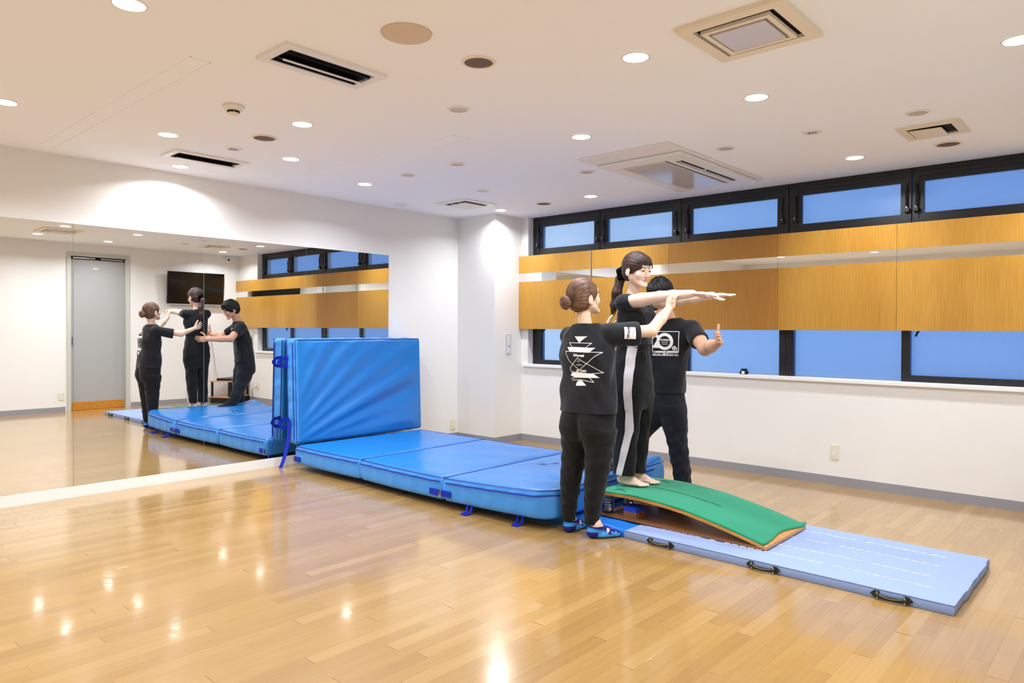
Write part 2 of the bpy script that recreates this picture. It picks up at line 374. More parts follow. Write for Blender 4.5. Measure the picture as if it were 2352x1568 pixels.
# lower windows: (frame x0,x1, glass x0,x1, has bottom rail)
low = [(.69, 1.66, .815, 1.64, 1), (1.66, 2.656, 1.70, 2.60, 1), (2.656, 3.59, 2.656, 3.53, 0), (3.59, 4.495, 3.65, 4.494, 0), (4.495, OX1, 4.555, 5.37, 1)]
for i, (x0, x1, g0, g1, rail) in enumerate(low):
    e = empty('window_%d' % (i+6), ((x0+x1)/2, GY, OZ), 'frosted lower window bay, number %d from the corner column' % (i+1), 'window', None, 'structure')
    b = MB().m('frame')
    if g0 > x0+.001: b.box((x0+.001, .085, .872), (g0, .15, ZL))
    if x1 > g1+.002: b.box((g1, .085, .872), (x1-.001, .15, ZL))
    b.box((g0, .085, 1.9), (g1, .15, ZL))
    if rail: b.box((g0, .085, .872), (g1, .15, .921))
    if i == 1: b.box((1.66, .07, .872), (1.70, .085, ZL))
    b.build('window_frame', e)
    b = MB().m('glass').box((g0, .11, .921 if rail else .872), (g1, .114, 1.9)); b.build('pane', e)
b = MB().m('trim').box((.62, -.032, .842), (5.52, .08, .872), bev=.004).box((OX0, .08, .845), (OX1, .24, .872)); struct(b.build('window_sill'), 'white window sill under the frosted strip windows', 'sill')
b = MB().m('trim').box((OX0-.012, -.006, .872), (OX0+.002, .02, H)).box((OX1-.002, -.006, .872), (OX1+.012, .02, H)); struct(b.build('trim_5'), 'cream edging of the window opening', 'trim')
def latch(x, z, lab):
    e = empty('window_latch', (x, .045, z), lab, 'latch')
    MB().m('blackplastic').box((x-.034, .02, z), (x+.034, .062, z+.03), bev=.004).box((x-.026, .024, z+.03), (x+.026, .058, z+.05), bev=.006).build('latch_body', e, True)
    MB().m('whiteplastic').box((x-.014, .016, z+.003), (x+.014, .0215, z+.028), bev=.002).build('latch_thumb_piece', e)
latch(3.232, .8725, 'small black latch with white centre standing on the window sill')
for x, lab in ((4.608, 'tiny dark red tipped lever under the wood panel, at the lower pane on the right'), (.867, 'tiny dark lever under the wood panel beside the corner column')):
    e = empty('window_lever', (x, .08, 1.24), lab, 'lever', 'window levers under the panels')
    MB().m('blackplastic').tube([(x+.008, .080, 1.262), (x+.008, .052, 1.258), (x-.004, .045, 1.225)], .008, 8).build('lever_arm', e, True)

# ---------------------------------------------------------------- oak panels with mirror strip
seams = [.585, 1.592, 2.511, 3.567, 4.49, 5.37, 6.145]
plab = ['oak veneer wall panel nearest the corner column, left of the metal strip', 'oak veneer wall panel right of the metal strip, behind the women',
        'oak veneer wall panel behind the outstretched hands', 'oak veneer wall panel just right of the outstretched hands', 'oak veneer wall panel at the right edge of the photo',
        'oak veneer wall panel next to the television corner, seen only in the mirror']
for i in range(6):
    x0, x1 = seams[i]+.0012, seams[i+1]-.0012
    if i == 1: x0 += .0148
    zt = 2.093
    e = empty('wood_panel', ((x0+x1)/2, -.03, 1.27), plab[i], 'wall panel', 'oak panels across the windows')
    v = 'veneer2' if i == 2 else 'veneer'
    MB().m(v).box((x0, -.05, 1.27), (x1, -.028, 1.803)).build('lower_board', e)
    MB().m(v).box((x0, -.05, 1.899), (x1, -.028, zt)).build('upper_board', e)
    b = MB().m('mirror').box((x0, -.048, 1.803), (x1, -.043, 1.899)); b.build('mirror_strip', e)
    for bx_ in (x0+.1, x1-.14): MB().m('frame').box((bx_, -.028, 1.30), (bx_+.04, .082, 2.06)).build('bracket', e)
b = MB().m('alu').box((1.5935, -.056, 1.27), (1.6055, -.03, 2.096)); tag(b.build('metal_strip'), 'narrow vertical metal strip between the two left oak panels', 'metal strip')

# ---------------------------------------------------------------- ceiling fittings
def downlight(x, y, lab):
    e = empty('downlight', (x, y, H), lab, 'ceiling light', 'lit recessed ceiling lamps')
    MB().m('whiteplastic').lathe([(.0585, -.001), (.0585, -.006), (.066, -.0055), (.069, -.001)], (x, y, H), 40).build('trim_ring', e, True)
    MB().m('glow').lathe([(0, -.004), (.0585, -.004)], (x, y, H), 40).build('diffuser', e)
    ld = bpy.data.lights.new('lamp', 'AREA'); ld.shape = 'DISK'; ld.size = .11; ld.energy = LAMP_W; ld.color = LAMP_COL; ld.spread = math.radians(150)
    lo = bpy.data.objects.new('lamp', ld); COL.objects.link(lo); lo.parent = e; lo.location = (0, 0, -.0085)
lit = [((2.986, -5.04), 'lit ceiling lamp at the top edge, left part of the photo'), ((1.163, -5.05), 'lit ceiling lamp cut by the left edge of the photo'),
 ((1.165, -4.16), 'lit ceiling lamp just above the far black slot diffuser'), ((.293, -3.716), 'lit ceiling lamp closest to the mirror wall, below the far slot diffuser'),
 ((2.041, -3.706), 'lit ceiling lamp right of the brown speaker with its pair below'), ((1.17, -3.271), 'lit ceiling lamp right of the end of the far slot diffuser'),
 ((.824, -2.349), 'lit ceiling lamp alone above the end of the mirror'), ((4.173, -3.265), 'lit ceiling lamp left of the large square air conditioner'),
 ((3.167, -2.334), 'lit ceiling lamp left above the long air conditioner'), ((1.983, -.591), 'lit ceiling lamp in front of the window, below the long air conditioner'),
 ((.793, -.573), 'lit ceiling lamp directly above the corner column'), ((4.355, -2.346), 'lit ceiling lamp below the large square air conditioner'),
 ((4.33, -.563), 'lit ceiling lamp close above the windows, right of the long air conditioner'), ((5.521, -2.333), 'lit ceiling lamp cut by the right edge of the photo'),
 ((5.30, -3.28), 'lit ceiling lamp reflected at the top left of the mirror, beside the reflected air conditioner'), ((5.58, -.56), 'lit ceiling lamp reflected in the mirror above the security camera'),
 ((5.10, -5.04), 'added unseen ceiling lamp above and behind the camera, beyond the frame, on the right'), ((4.10, -5.9), 'added unseen ceiling lamp above and behind the camera, beyond the frame, in the middle'),  # both added out of view, to light the front of the floor
 ((1.17, -6.2), 'added unseen ceiling lamp beyond the left edge of the frame'), ((2.6, -6.4), 'added unseen ceiling lamp behind the camera towards the mirror wall')]  # two more unseen lamps, added for the light they give the near room
for (p, lab) in lit: downlight(p[0], p[1], lab)
def disc_fitting(name, x, y, r, ring, face, lab, cat, grp, deep=.0):
    e = empty(name, (x, y, H), lab, cat, grp)
    MB().m(ring).lathe([(r, -.001), (r, -.007), (r+.012, -.005), (r+.016, -.0005)], (x, y, H), 36).build('trim_ring', e, True)
    MB().m(face).lathe([(0, -.003-deep), (r, -.003)], (x, y, H), 36).build('speaker_mesh' if name == 'ceiling_speaker' else 'diffuser', e)
for (p, lab) in [((3.581, -3.703), 'large brown round ceiling speaker near the beige cover disc'), ((1.563, -3.698), 'brown round ceiling speaker between two lit lamps above the mirror'),
                 ((1.391, -.576), 'small brown round ceiling speaker above the first window'), ((4.921, -.549), 'brown round ceiling speaker below the small square vent at right')]:
    disc_fitting('ceiling_speaker', p[0], p[1], .068, 'cream', 'speaker', lab, 'ceiling speaker', 'round ceiling speakers')
for (p, f, lab) in [((2.985, -3.269), 'unlit', 'unlit recessed lamp nearest below the large brown speaker'), ((1.986, -2.336), 'unlitbeige', 'unlit recessed lamp with a beige diffuser, in mid ceiling'),
                 ((1.399, -2.337), 'unlit', 'unlit recessed lamp right of the lamp above the mirror end'), ((1.40, -1.461), 'unlit', 'unlit recessed lamp just above the square vent by the corner'),
                 ((2.575, -1.463), 'unlit', 'unlit recessed lamp beside the left end of the long air conditioner'), ((3.742, -1.427), 'unlit', 'unlit recessed lamp right above the long air conditioner'),
                 ((4.939, -1.46), 'unlit', 'unlit recessed lamp above the small square vent at right')]:
    disc_fitting('unlit_downlight', p[0], p[1], .050, 'whiteplastic', f, lab, 'ceiling light', 'unlit recessed ceiling lamps')
disc_fitting('ceiling_cover', .256, -1.488, .055, 'whiteplastic', 'whiteplastic', 'white round ceiling cover near the corner column', 'ceiling cover', None)
def spotlight(x, y, lab):
    e = empty('halogen_spotlight', (x, y, H), lab, 'ceiling light', 'small faceted ceiling spotlights')
    MB().m('whiteplastic').lathe([(.032, -.001), (.032, -.007), (.055, -.004), (.062, -.0005)], (x, y, H), 36).build('trim_ring', e, True)
    b = MB().m('steel')
    for k in range(8):
        a = k*PI/4; b.prism([(x, y, H-.002), (x+.031*math.cos(a), y+.031*math.sin(a), H-.003), (x+.031*math.cos(a+.5), y+.031*math.sin(a+.5), H-.006)], (0, 0, -.002))
    b.m('unlit').lathe([(0, -.012), (.012, -.009), (.014, -.003)], (x, y, H), 14); b.build('reflector', e)
spotlight(4.337, -1.444, 'small faceted ceiling spotlight between the long air conditioner and the right vent')
spotlight(1.13, -3.698, 'small white ceiling spotlight just above the far slot diffuser')
e = empty('smoke_detector', (2.06, -4.158, H), 'white smoke detector hanging from the ceiling above the brown speaker', 'smoke detector')
MB().m('whiteplastic').lathe([(0, -.001), (.056, -.001), (.060, -.016), (.052, -.026), (.03, -.030), (0, -.030)], (2.06, -4.158, H), 40).build('housing', e, True)
b = MB().m('dark')
for k in range(9):
    a = k*2*PI/9; b.box((2.06+.0265*math.cos(a)-.006, -4.158+.0265*math.sin(a)-.006, H-.040), (2.06+.0265*math.cos(a)+.006, -4.158+.0265*math.sin(a)+.006, H-.030))
b.build('intake_slots', e)
MB().m('cream').lathe([(0, -.030), (.024, -.030), (.024, -.040), (.031, -.041), (.028, -.049), (0, -.051)], (2.06, -4.158, H), 30).build('sensor_cap', e, True)
b = MB().m('cover').lathe([(0, -.006), (.108, -.006), (.110, -.0005)], (3.580, -4.140, H), 48); tag(b.build('cover_disc', None, True), 'large flat beige cover disc on the ceiling', 'ceiling cover')

def slot_diffuser(x0, x1, y0, y1, lab):
    e = empty('slot_diffuser', ((x0+x1)/2, (y0+y1)/2, H), lab, 'air vent', 'long slot diffusers in the ceiling')
    z0 = H-.014; w = .045
    b = MB().m('whiteplastic')
    b.box((x0, y0, z0), (x0+w, y1, H)).box((x1-w, y0, z0), (x1, y1, H)).box((x0+w, y0, z0), (x1-w, y0+w, H)).box((x0+w, y1-w, z0), (x1-w, y1, H)); b.build('flange', e)
    MB().m('dark').box((x0+w, y0+w, H-.002), (x1-w, y1-w, H)).build('duct_opening', e)
    b = MB().m('speaker')
    cx = (x0+x1)/2
    b.prism([(x0+w+.03, y0+w+.01, H-.002), (x0+w+.036, y0+w+.01, H-.002), (cx+.012, y0+w+.01, H-.032), (cx+.006, y0+w+.01, H-.032)], (0, y1-y0-2*w-.02, 0)); b.build('deflector_blade', e)
    b = MB().m('frame').box((cx+.04, y0+w, H-.012), (cx+.046, y1-w, H-.002)).box((x0+w+.004, y0+w, H-.012), (x0+w+.01, y1-w, H-.002)); b.build('guide_rails', e)
    b = MB().m('whiteplastic').box((cx+.002, y0+w+.012, H-.036), (cx+.016, y1-w-.012, H-.031)); b.build('blade_lip', e)
slot_diffuser(2.85, 3.12, -4.44, -3.882, 'large slot diffuser left of the beige cover disc')
slot_diffuser(.555, .82, -3.97, -3.415, 'smaller looking far slot diffuser near the mirror wall')

# square extract fan cassette
def cassette(x0, x1, y0, y1):
    e = empty('square_air_conditioner', ((x0+x1)/2, (y0+y1)/2, H), 'cream square ceiling cassette with black gaps round a glossy centre plate', 'air conditioner')
    b = MB().m('cream')
    def ring(a, z0, z1, w):
        b.box((x0+a, y0+a, z0), (x0+a+w, y1-a, z1)).box((x1-a-w, y0+a, z0), (x1-a, y1-a, z1)).box((x0+a+w, y0+a, z0), (x1-a-w, y0+a+w, z1)).box((x0+a+w, y1-a-w, z0), (x1-a-w, y1-a, z1))
    ring(0, H-.02, H, .055); b.build('flange', e)
    MB().m('dark').box((x0+.055, y0+.055, H-.004), (x1-.055, y1-.055, H)).build('duct_opening', e)
    b = MB().m('cream'); ring(.080, H-.027, H-.012, .022); b.build('louvre_ring', e)
    b = MB().m('acglossy').box((x0+.114, y0+.114, H-.032), (x1-.114, y1-.114, H-.01), bev=.003); b.build('centre_plate', e)
cassette(4.462, 4.917, -3.425, -2.971)
# long two-way cassette
e = empty('long_air_conditioner', (3.15, -1.05, H), 'long white ceiling cassette air conditioner near the windows', 'air conditioner')
X0, X1, Y0, Y1 = 2.765, 3.53, -1.845, -.29
MB().m('whiteplastic').box((X0, Y0, H-.012), (X1, Y1, H), bev=.004).build('flange', e)
MB().m('whiteplastic').box((X0+.03, Y0+.22, H-.034), (X1-.03, Y1-.06, H-.012), bev=.008).build('raised_panel', e)
MB().m('acglossy').box((X0+.17, Y0+.36, H-.040), (X1-.24, Y1-.19, H-.034), bev=.002).build('intake_grille', e)
MB().m('dark').box((X1-.232, Y0+.36, H-.0355), (X1-.222, Y1-.19, H-.033)).box((X1-.175, Y0+.42, H-.0355), (X1-.125, Y1-.24, H-.033)).build('outlet_slot', e)
MB().m('cream').box((X0+.12, Y0+.36, H-.0365), (X0+.16, Y1-.19, H-.033)).build('outlet_flap', e)
MB().m('whiteplastic').box((X1-.152, Y0+.42, H-.043), (X1-.146, Y1-.24, H-.034)).build('outlet_vane', e)
MB().m('whiteplastic').box((X1-.178, (Y0+Y1)/2, H-.041), (X1-.122, (Y0+Y1)/2+.012, H-.034)).build('vane_stop', e)
# small square vent right
e = empty('flap_vent', (4.92, -1.01, H), 'small cream square vent with a hinged flap, upper right of the photo', 'air vent')
x0, x1, y0, y1 = 4.752, 5.096, -1.186, -.839
b = MB().m('cream'); ww = .05
b.box((x0, y0, H-.014), (x0+ww, y1, H)).box((x1-ww, y0, H-.014), (x1, y1, H)).box((x0+ww, y0, H-.014), (x1-ww, y0+ww, H)).box((x0+ww, y1-ww, H-.014), (x1-ww, y1, H)); b.build('flange', e)
MB().m('dark').box((x0+ww, y0+ww, H-.003), (x1-ww, y1-ww, H)).build('duct_opening', e)
MB().m('cream').prism([(x0+ww+.012, y0+ww+.02, H-.016), (x1-ww-.055, y0+ww+.02, H-.020), (x1-ww-.055, y0+ww+.02, H-.026), (x0+ww+.012, y0+ww+.02, H-.022)], (0, y1-y0-2*ww-.03, 0)).build('flap', e)
# corner vent
e = empty('square_vent', (.78, -1.07, H), 'white square ceiling vent near the corner column with black slots', 'air vent')
x0, x1, y0, y1 = .562, 1.0, -1.294, -.846
MB().m('whiteplastic').box((x0, y0, H-.010), (x1, y1, H), bev=.003).build('flange', e)
MB().m('dark').box((x0+.07, y0+.07, H-.0115), (x1-.07, y1-.07, H-.0095)).build('duct_opening', e)
MB().m('whiteplastic').box((x0+.105, y0+.105, H-.022), (x1-.105, y1-.105, H-.0115), bev=.003).build('centre_plate', e)
for t in (.16, .27):
    MB().m('whiteplastic').box((x0+t, y0+.07, H-.014), (x0+t+.008, y0+.105, H-.0115)).build('spacer', e)
    MB().m('whiteplastic').box((x0+.07, y0+t, H-.014), (x0+.105, y0+t+.008, H-.0115)).build('spacer', e)

# ---------------------------------------------------------------- wall fittings
def outlet(P, axis, lab, hw=.036, hh=.06, holes=2, m_='outlet'):
    # axis: 'x+' plate on X=const facing +x ; 'x-' ; 'y-'
    x, y, z = P; e = empty('wall_outlet', P, lab, 'outlet', 'wall outlets')
    def bx(u0, u1, d0, d1, z0, z1, mm, nm, bev=0):
        if axis == 'x+': lo, hi = (x+d0, y+u0, z+z0), (x+d1, y+u1, z+z1)
        elif axis == 'x-': lo, hi = (x-d1, y+u0, z+z0), (x-d0, y+u1, z+z1)
        else: lo, hi = (x+u0, y-d1, z+z0), (x+u1, y-d0, z+z1)
        MB().m(mm).box(lo, hi, bev=bev).build(nm, e)
    bx(-hw, hw, 0, .007, -hh, hh, m_, 'cover_plate', .002)
    bx(-.012, .012, .007, .009, -.034, .034, 'whiteplastic', 'socket_insert')
    for k in range(holes):
        zz = -.02 + .04*k/(max(holes-1, 1))
        for u in (-.006, .004): bx(u, u+.002, .009, .0095, zz-.004, zz+.004, 'dark', 'socket_slot')
outlet((0, -.520, .170), 'x+', 'cream outlet low on the wall between mirror and corner column')
outlet((4.03, 0, .269), 'y-', 'cream outlet low on the window wall above the baseboard', .033, .061)
outlet((L, -2.773, .23), 'x-', 'cream outlet left of the door, seen in the mirror', .04, .058)
outlet((5.46, 0, .26), 'y-', 'cream outlet with a plug near the television corner, seen in the mirror')
e = empty('wall_switch', (.5914, -.227, 1.10), 'tall narrow grey switch plate on the corner column', 'switch')
MB().m('greyplate').box((.5914, -.27, .983), (.598, -.184, 1.214), bev=.002).build('cover_plate', e)
MB().m('whiteplastic').box((.598, -.25, 1.0), (.6, -.204, 1.197)).build('centre_strip', e)
MB().m('blackplastic').box((.600, -.231, 1.065), (.6035, -.223, 1.085)).build('key_slot', e)
MB().m('whiteplastic').box((.600, -.234, 1.14), (.603, -.22, 1.155), bev=.001).build('switch_button', e)
e = empty('cable_cover', (5.64, 0, 1.10), 'slim cream wall box with dark slot left of the windows, seen in the mirror', 'wall box')
MB().m('outlet').box((5.60, -.012, .985), (5.68, 0, 1.205), bev=.002).build('cover_plate', e)
MB().m('dark').box((5.632, -.014, 1.03), (5.648, -.012, 1.165)).build('slot', e)

# door seen in the mirror
e = empty('door_1', (L, -2.26, 0), 'tall grey door in a pale frame, seen in the mirror', 'door', None, 'structure')
MB().m('doorframe').box((L-.018, -2.70, 0), (L+.10, -2.645, 2.40)).box((L-.018, -1.875, 0), (L+.10, -1.82, 2.40)).box((L-.018, -2.645, 2.345), (L+.10, -1.875, 2.40)).build('door_frame', e)
MB().m('doorgrey').box((L+.05, -2.642, .125), (L+.065, -1.878, 2.30)).build('door_leaf', e)
MB().m('orange').box((L+.045, -2.642, .003), (L+.07, -1.878, .125)).build('kick_board', e)
MB().m('dark').box((L+.046, -2.642, 2.30), (L+.07, -1.878, 2.344)).build('header_gap', e)
MB().m('steel').box((L+.03, -2.60, 2.312), (L+.046, -2.30, 2.330)).box((L+.03, -2.22, 2.312), (L+.046, -1.90, 2.330)).build('track', e)
MB().m('steel').box((L+.043, -2.62, .98), (L+.05, -2.60, 1.12)).build('door_handle', e)
MB().m('cream').box((L+.044, -2.33, 2.16), (L+.05, -2.25, 2.18)).build('sign_strip', e)
b = MB().m('wall').box((L+.11, -2.75, 0), (L+.16, -1.75, 2.45)); struct(b.build('wall_recess'), 'back of the door recess', 'wall')

# television wall
e = empty('television', (L-.08, -.79, 1.66), 'black flat television mounted high on the wall, seen in the mirror', 'television')
X = Matrix.Translation((L-.075, -.79, 1.93)) @ Matrix.Rotation(math.radians(-4), 4, 'Y')
MB().m('blackplastic').box((-.02, -.475, -.268), (.02, .475, .268), X=X, bev=.004).build('casing', e)
MB().m('screen').box((-.0225, -.468, -.26), (-.0195, .468, .262), X=X).build('screen', e)
MB().m('greyplate').box((-.022, -.475, -.276), (.01, .475, -.268), X=X).build('bottom_bezel', e)
MB().m('blackplastic').box((.02, -.15, -.12), (.075, .15, .12), X=X).build('wall_mount', e)
e = empty('security_camera', (L-.06, -.229, 2.44), 'small white security camera with black lens high in the corner, seen in the mirror', 'camera')
MB().m('whiteplastic').box((L-.03, -.262, 2.44), (L, -.196, 2.51), bev=.008).box((L-.09, -.255, 2.425), (L-.03, -.203, 2.485), bev=.014).build('housing', e, True)
MB().m('blackplastic').lathe([(0, .02), (.014, .016), (.019, 0)], (0, 0, 0), 20, X=Matrix.Translation((L-.088, -.229, 2.452)) @ Matrix.Rotation(-PI/2, 4, 'Y')).build('lens', e, True)

# AV rack in the television corner, seen in the mirror
XR = Matrix.Translation((5.80, -.33, 0)) @ rz(math.radians(-28))
e = empty('media_rack', (5.80, -.33, 0), 'low open media rack with wooden shelves in the corner, seen in the mirror', 'rack')
MB().m('blackplastic').box((-.19, -.27, 0), (.19, .27, .09), X=XR, bev=.006).build('plinth', e)
MB().m('rackwood').box((-.20, -.28, .09), (.20, .28, .105), X=XR).build('shelf', e)
MB().m('rackwood').box((-.20, -.28, .355), (.20, .28, .370), X=XR).build('shelf', e)
for sx_ in (-1, 1):
    for sy_ in (-1, 1): MB().m('blackplastic').tube([(XR @ Vector((sx_*.165, sy_*.25, .105))), (XR @ Vector((sx_*.165, sy_*.25, .355)))], .02, 12).build('post', e, True)
def dev(lo, hi, lab, nm='media_player'):
    e2 = empty(nm, XR @ Vector(((lo[0]+hi[0])/2, (lo[1]+hi[1])/2, lo[2])), lab, 'electronic device')
    MB().m('blackplastic').box(lo, hi, X=XR, bev=.003).build('casing', e2)
    MB().m('greyplate').box((lo[0]-.002, lo[1]+.03, lo[2]+.015), (lo[0], lo[1]+.06, lo[2]+.02), X=XR).build('display', e2)
dev((-.15, -.20, .371), (.12, .20, .411), 'flat black media player on the rack top, seen in the mirror')
e2 = empty('cable_bundle', XR @ Vector((0, .10, .106)), 'tangle of dark cables on the lower rack shelf, seen in the mirror', 'cables')
b = MB().m('blackplastic')
pts = [XR @ Vector((.05*math.sin(2.1*k+.4), .12+.05*math.cos(1.7*k), .115+.035*(1+math.sin(k*1.3)))) for k in range(26)]
b.tube(pts, .006, 6); b.build('cable', e2, True)
b = MB().m('cable').tube([(L-.02, -.62, 1.60), (L-.012, -.60, 1.45), (L-.03, -.52, 1.1), (L-.04, -.47, .8), (L-.05, -.44, .5), (6.0, -.42, .3)], .005, 6)
tag(b.build('television_cable', None, True), 'thin grey cable hanging from the television to the rack, seen in the mirror', 'cable')
b = MB().m('blackplastic').tube([(5.46, -.008, .25), (5.46, -.045, .25), (5.54, -.06, .21), (5.545, -.06, .13), (5.52, -.055, .075), (5.54, -.05, .02), (5.62, -.07, .006)], .004, 6)
tag(b.build('power_cord', None, True), 'thin black power cord drooping from the corner outlet, seen in the mirror', 'cord')

# ---------------------------------------------------------------- folding crash mat
def noise(x, y, s=0):
    return (math.sin(x*5.1+1.3+s)+math.sin(y*6.3-x*2.2+.7*s)+math.sin((x+y)*9.7+2.1*s)+.6*math.sin(x*17.3-y*13.1+s))/3.6
def cushion(name, parent, w, l, h, nx=34, ny=50, r=.022, top=None, side=None):
    """padded block 0..w (x) 0..l (y) 0..h (z); the broad faces use one material, the narrow sides another"""
    bm = bmesh.new(); grid = {}
    nz = 8
    def P(i, j, k):
        key = (i, j, k)
        if key in grid: return grid[key]
        x, y, z = w*i/nx, l*j/ny, h*k/nz
        ox = oy = oz = 0
        # rounded corners and rims
        def inset(v, a):
            d = min(v, a-v); return max(0, 1-d/r)
        ix, iy, iz = inset(x, w), inset(y, l), inset(z, h)
        q = .3*r
        sx_ = 1 if x < w/2 else -1; sy_ = 1 if y < l/2 else -1; sz_ = 1 if z < h/2 else -1
        if i in (0, nx): ox += sx_*q*(iz*iz+iy*iy)
        if j in (0, ny): oy += sy_*q*(iz*iz+ix*ix)
        if k in (0, nz): oz += sz_*q*(ix*ix+iy*iy)
        if k == nz and top: oz += top(x/w, y/l)
        if side and 0 < k < nz:
            sw = math.sin(PI*k/nz)
            if j in (0, ny): oy += (-1 if j == 0 else 1)*sw*side(x, 0)
            if i in (0, nx): ox += (-1 if i == 0 else 1)*sw*side(y, 1)
        grid[key] = bm.verts.new((x+ox, y+oy, z+oz)); return grid[key]
    def quad(a, b_, c, d, mi):
        try: f = bm.faces.new((P(*a), P(*b_), P(*c), P(*d))); f.material_index = mi; f.smooth = True
        except ValueError: pass
    for i in range(nx):
        for j in range(ny):
            quad((i, j, nz), (i+1, j, nz), (i+1, j+1, nz), (i, j+1, nz), 0); quad((i, j, 0), (i, j+1, 0), (i+1, j+1, 0), (i+1, j, 0), 0)
    for i in range(nx):
        for k in range(nz):
            quad((i, 0, k), (i+1, 0, k), (i+1, 0, k+1), (i, 0, k+1), 1); quad((i, ny, k), (i, ny, k+1), (i+1, ny, k+1), (i+1, ny, k), 1)
    for j in range(ny):
        for k in range(nz):
            quad((0, j, k), (0, j, k+1), (0, j+1, k+1), (0, j+1, k), 1); quad((nx, j, k), (nx, j+1, k), (nx, j+1, k+1), (nx, j, k+1), 1)
    me = bpy.data.meshes.new(name); bm.to_mesh(me); bm.free(); me.materials.append(M['matface']); me.materials.append(M['matside'])
    o = bpy.data.objects.new(name, me); COL.objects.link(o)
    return o
mate = empty('folding_crash_mat', (1.7, -1.95, .031), 'big blue folding crash mat, three panels on the floor and one upright against the mirror', 'gym mat')
def warp(o, f):
    for v in o.data.vertices: v.co = f(v.co)
W_M, H_M = 1.44, .166
ZB = .050
# three floor panels: near edge corners (x0,y0)->(x1,y1)
flo = [(.272, 1.237, -2.690, -2.690), (1.243, 2.246, -2.692, -2.706), (2.252, 3.200, -2.712, -2.680)]
def side_w(t, a): return .006+.004*math.sin(t*31+a)+.003*math.sin(t*57+1)
secs = []
for n, (xa, xb, ya, yb) in enumerate(flo):
    wv = xb-xa
    def topf(u, v, n=n):
        e_ = min(1, 12*min(u, 1-u, v, 1-v))
        z = e_*(.006+.004*noise(u*2+n, v*3, n))
        if n == 1: z += e_*.004*math.sin(9*(v-.3*u)*2.2)*math.exp(-((u-.5)/.3)**2)
        if n == 2:
            d = math.hypot((u-.90), (v-.68)*1.4)          # dent under the man's foot and folds around it
            z += e_*(-.022*math.exp(-(d/.13)**2) + .008*math.sin(26*d)*math.exp(-d/.22) + .007*math.sin(34*(v-.22-.10*u))*math.exp(-((v-.24)/.10)**2)*u)
            z += .040*math.exp(-((u-.93)/.15)**2-((v-1)/.10)**2)
        return z
    o = cushion('mat_panel', mate, wv, W_M, H_M, top=topf, side=side_w)
    def fw(p, xa=xa, ya=ya, yb=yb, wv=wv, n=n):
        u = p.x/wv; v = p.y/W_M
        near = ya+(yb-ya)*u - .012*math.sin(PI*u)
        far = -1.25-.008*n
        x = xa+p.x; y = near+(far-near)*v
        if n == 2:      # rounded outer near corner, right end slightly skewed
            k = max(0, (u-.86)/.14); q = max(0, 1-v/.10)
            y += .045*k*k*q; x -= .05*k*q*q; x += -.02*v*u
        z = p.z*(1+.13*u*(n == 2))+.018*u*(n == 2)
        return Vector((x, y, ZB+z))
    warp(o, fw); o.parent = mate; o.matrix_parent_inverse = mate.matrix_world.inverted(); secs.append((o, fw, wv))
# upright panel leaning on the mirror: panel frame x->up, y->along Y, z->out from the mirror
def foldf(u, v):     # u: height 0..1, v: along 0 near .. 1 far
    e_ = min(1, 9*min(u, 1-u, v, 1-v))
    x, y = v*1.42+.25, u*.94+.10
    th = math.atan2(y, x); r_ = math.hypot(x, y)
    z = .013*math.sin(17*th+1.6*math.sin(3*r_)+.8)*(.5+.5*math.sin(5*th+2)) + .006*math.sin(41*th+2*r_)*math.exp(-((r_-1)/.8)**2)
    z += .008*math.exp(-((th-.42)/.05)**2) - .010*math.exp(-((th-.33)/.045)**2) + .008*math.exp(-((th-.2)/.05)**2)
    return e_*(.006+.95*z)
HU = .945
o = cushion('mat_panel', mate, HU, W_M+.02, .178, nx=60, ny=90, top=foldf, side=lambda t, a: .005+.005*math.sin(t*29+a)+.003*math.sin(t*63))
lean = .036
def fu(p):
    z = .219+p.x; return Vector((.012+p.z+lean*(1-p.x/HU)+.02, -2.650+p.y+.0*p.x, z))
warp(o, fu); o.data.flip_normals(); o.parent = mate; o.matrix_parent_inverse = mate.matrix_world.inverted(); upo = o
# piping and zipper lines
def line_on(fn, pts, r, mt, nm, par, flat=None):
    b = MB().m(mt).tube([fn(Vector(p)) for p in pts], r, 6, flat=flat); o = b.build(nm, par, True); return o
for n, (o, fw, wv) in enumerate(secs):
    N_ = 30
    pts = [(wv*k/N_*.985+.007, -.001, H_M-.003+.0) for k in range(N_+1)]
    if n == 2: pts = pts[:-1]+[(wv+.0, .06*W_M*k/3+.03, H_M-.003) for k in range(24*2)]
    line_on(fw, pts, .0035, 'piping', 'piping', o)
    if n < 2: line_on(fw, [(wv-.0005, W_M*k/30, H_M-.004) for k in range(31)], .0045, 'piping', 'piping', o)
    if n > 0: line_on(fw, [(.0005, W_M*k/30, H_M-.004) for k in range(31)], .0045, 'piping', 'piping', o)
    line_on(fw, [(wv*k/30, W_M-.001, H_M-.004) for k in range(31)], .0035, 'piping', 'piping', o)
    za = .134
    pts = [(wv*(.02+.96*k/N_), -.010-side_w(wv*(.02+.96*k/N_), 0)*.75, za) for k in range(N_+1)]
    if n == 2: pts = [(wv*(.045+.915*k/N_), -.010-side_w(wv*(.045+.915*k/N_), 0)*.75, za) for k in range(N_)]+[(wv+.010, .02+.05*k, za) for k in range(1, 26)]
    line_on(fw, pts, .0065, 'zipper', 'zipper', o, flat=(.35, 1))
pts = [(HU*k/24, -.002, .158) for k in range(25)]
line_on(fu, pts, .004, 'piping', 'piping', upo); line_on(fu, [(HU*k/24, -.002, .014) for k in range(25)], .004, 'piping', 'piping', upo)
line_on(fu, [(HU*(.03+.94*k/24), -.008-.004, .128) for k in range(25)], .0055, 'zipper', 'zipper', upo, flat=(1, .35))
line_on(fu, [(HU-.002, W_M*k/24, .176) for k in range(25)], .004, 'piping', 'piping', upo)
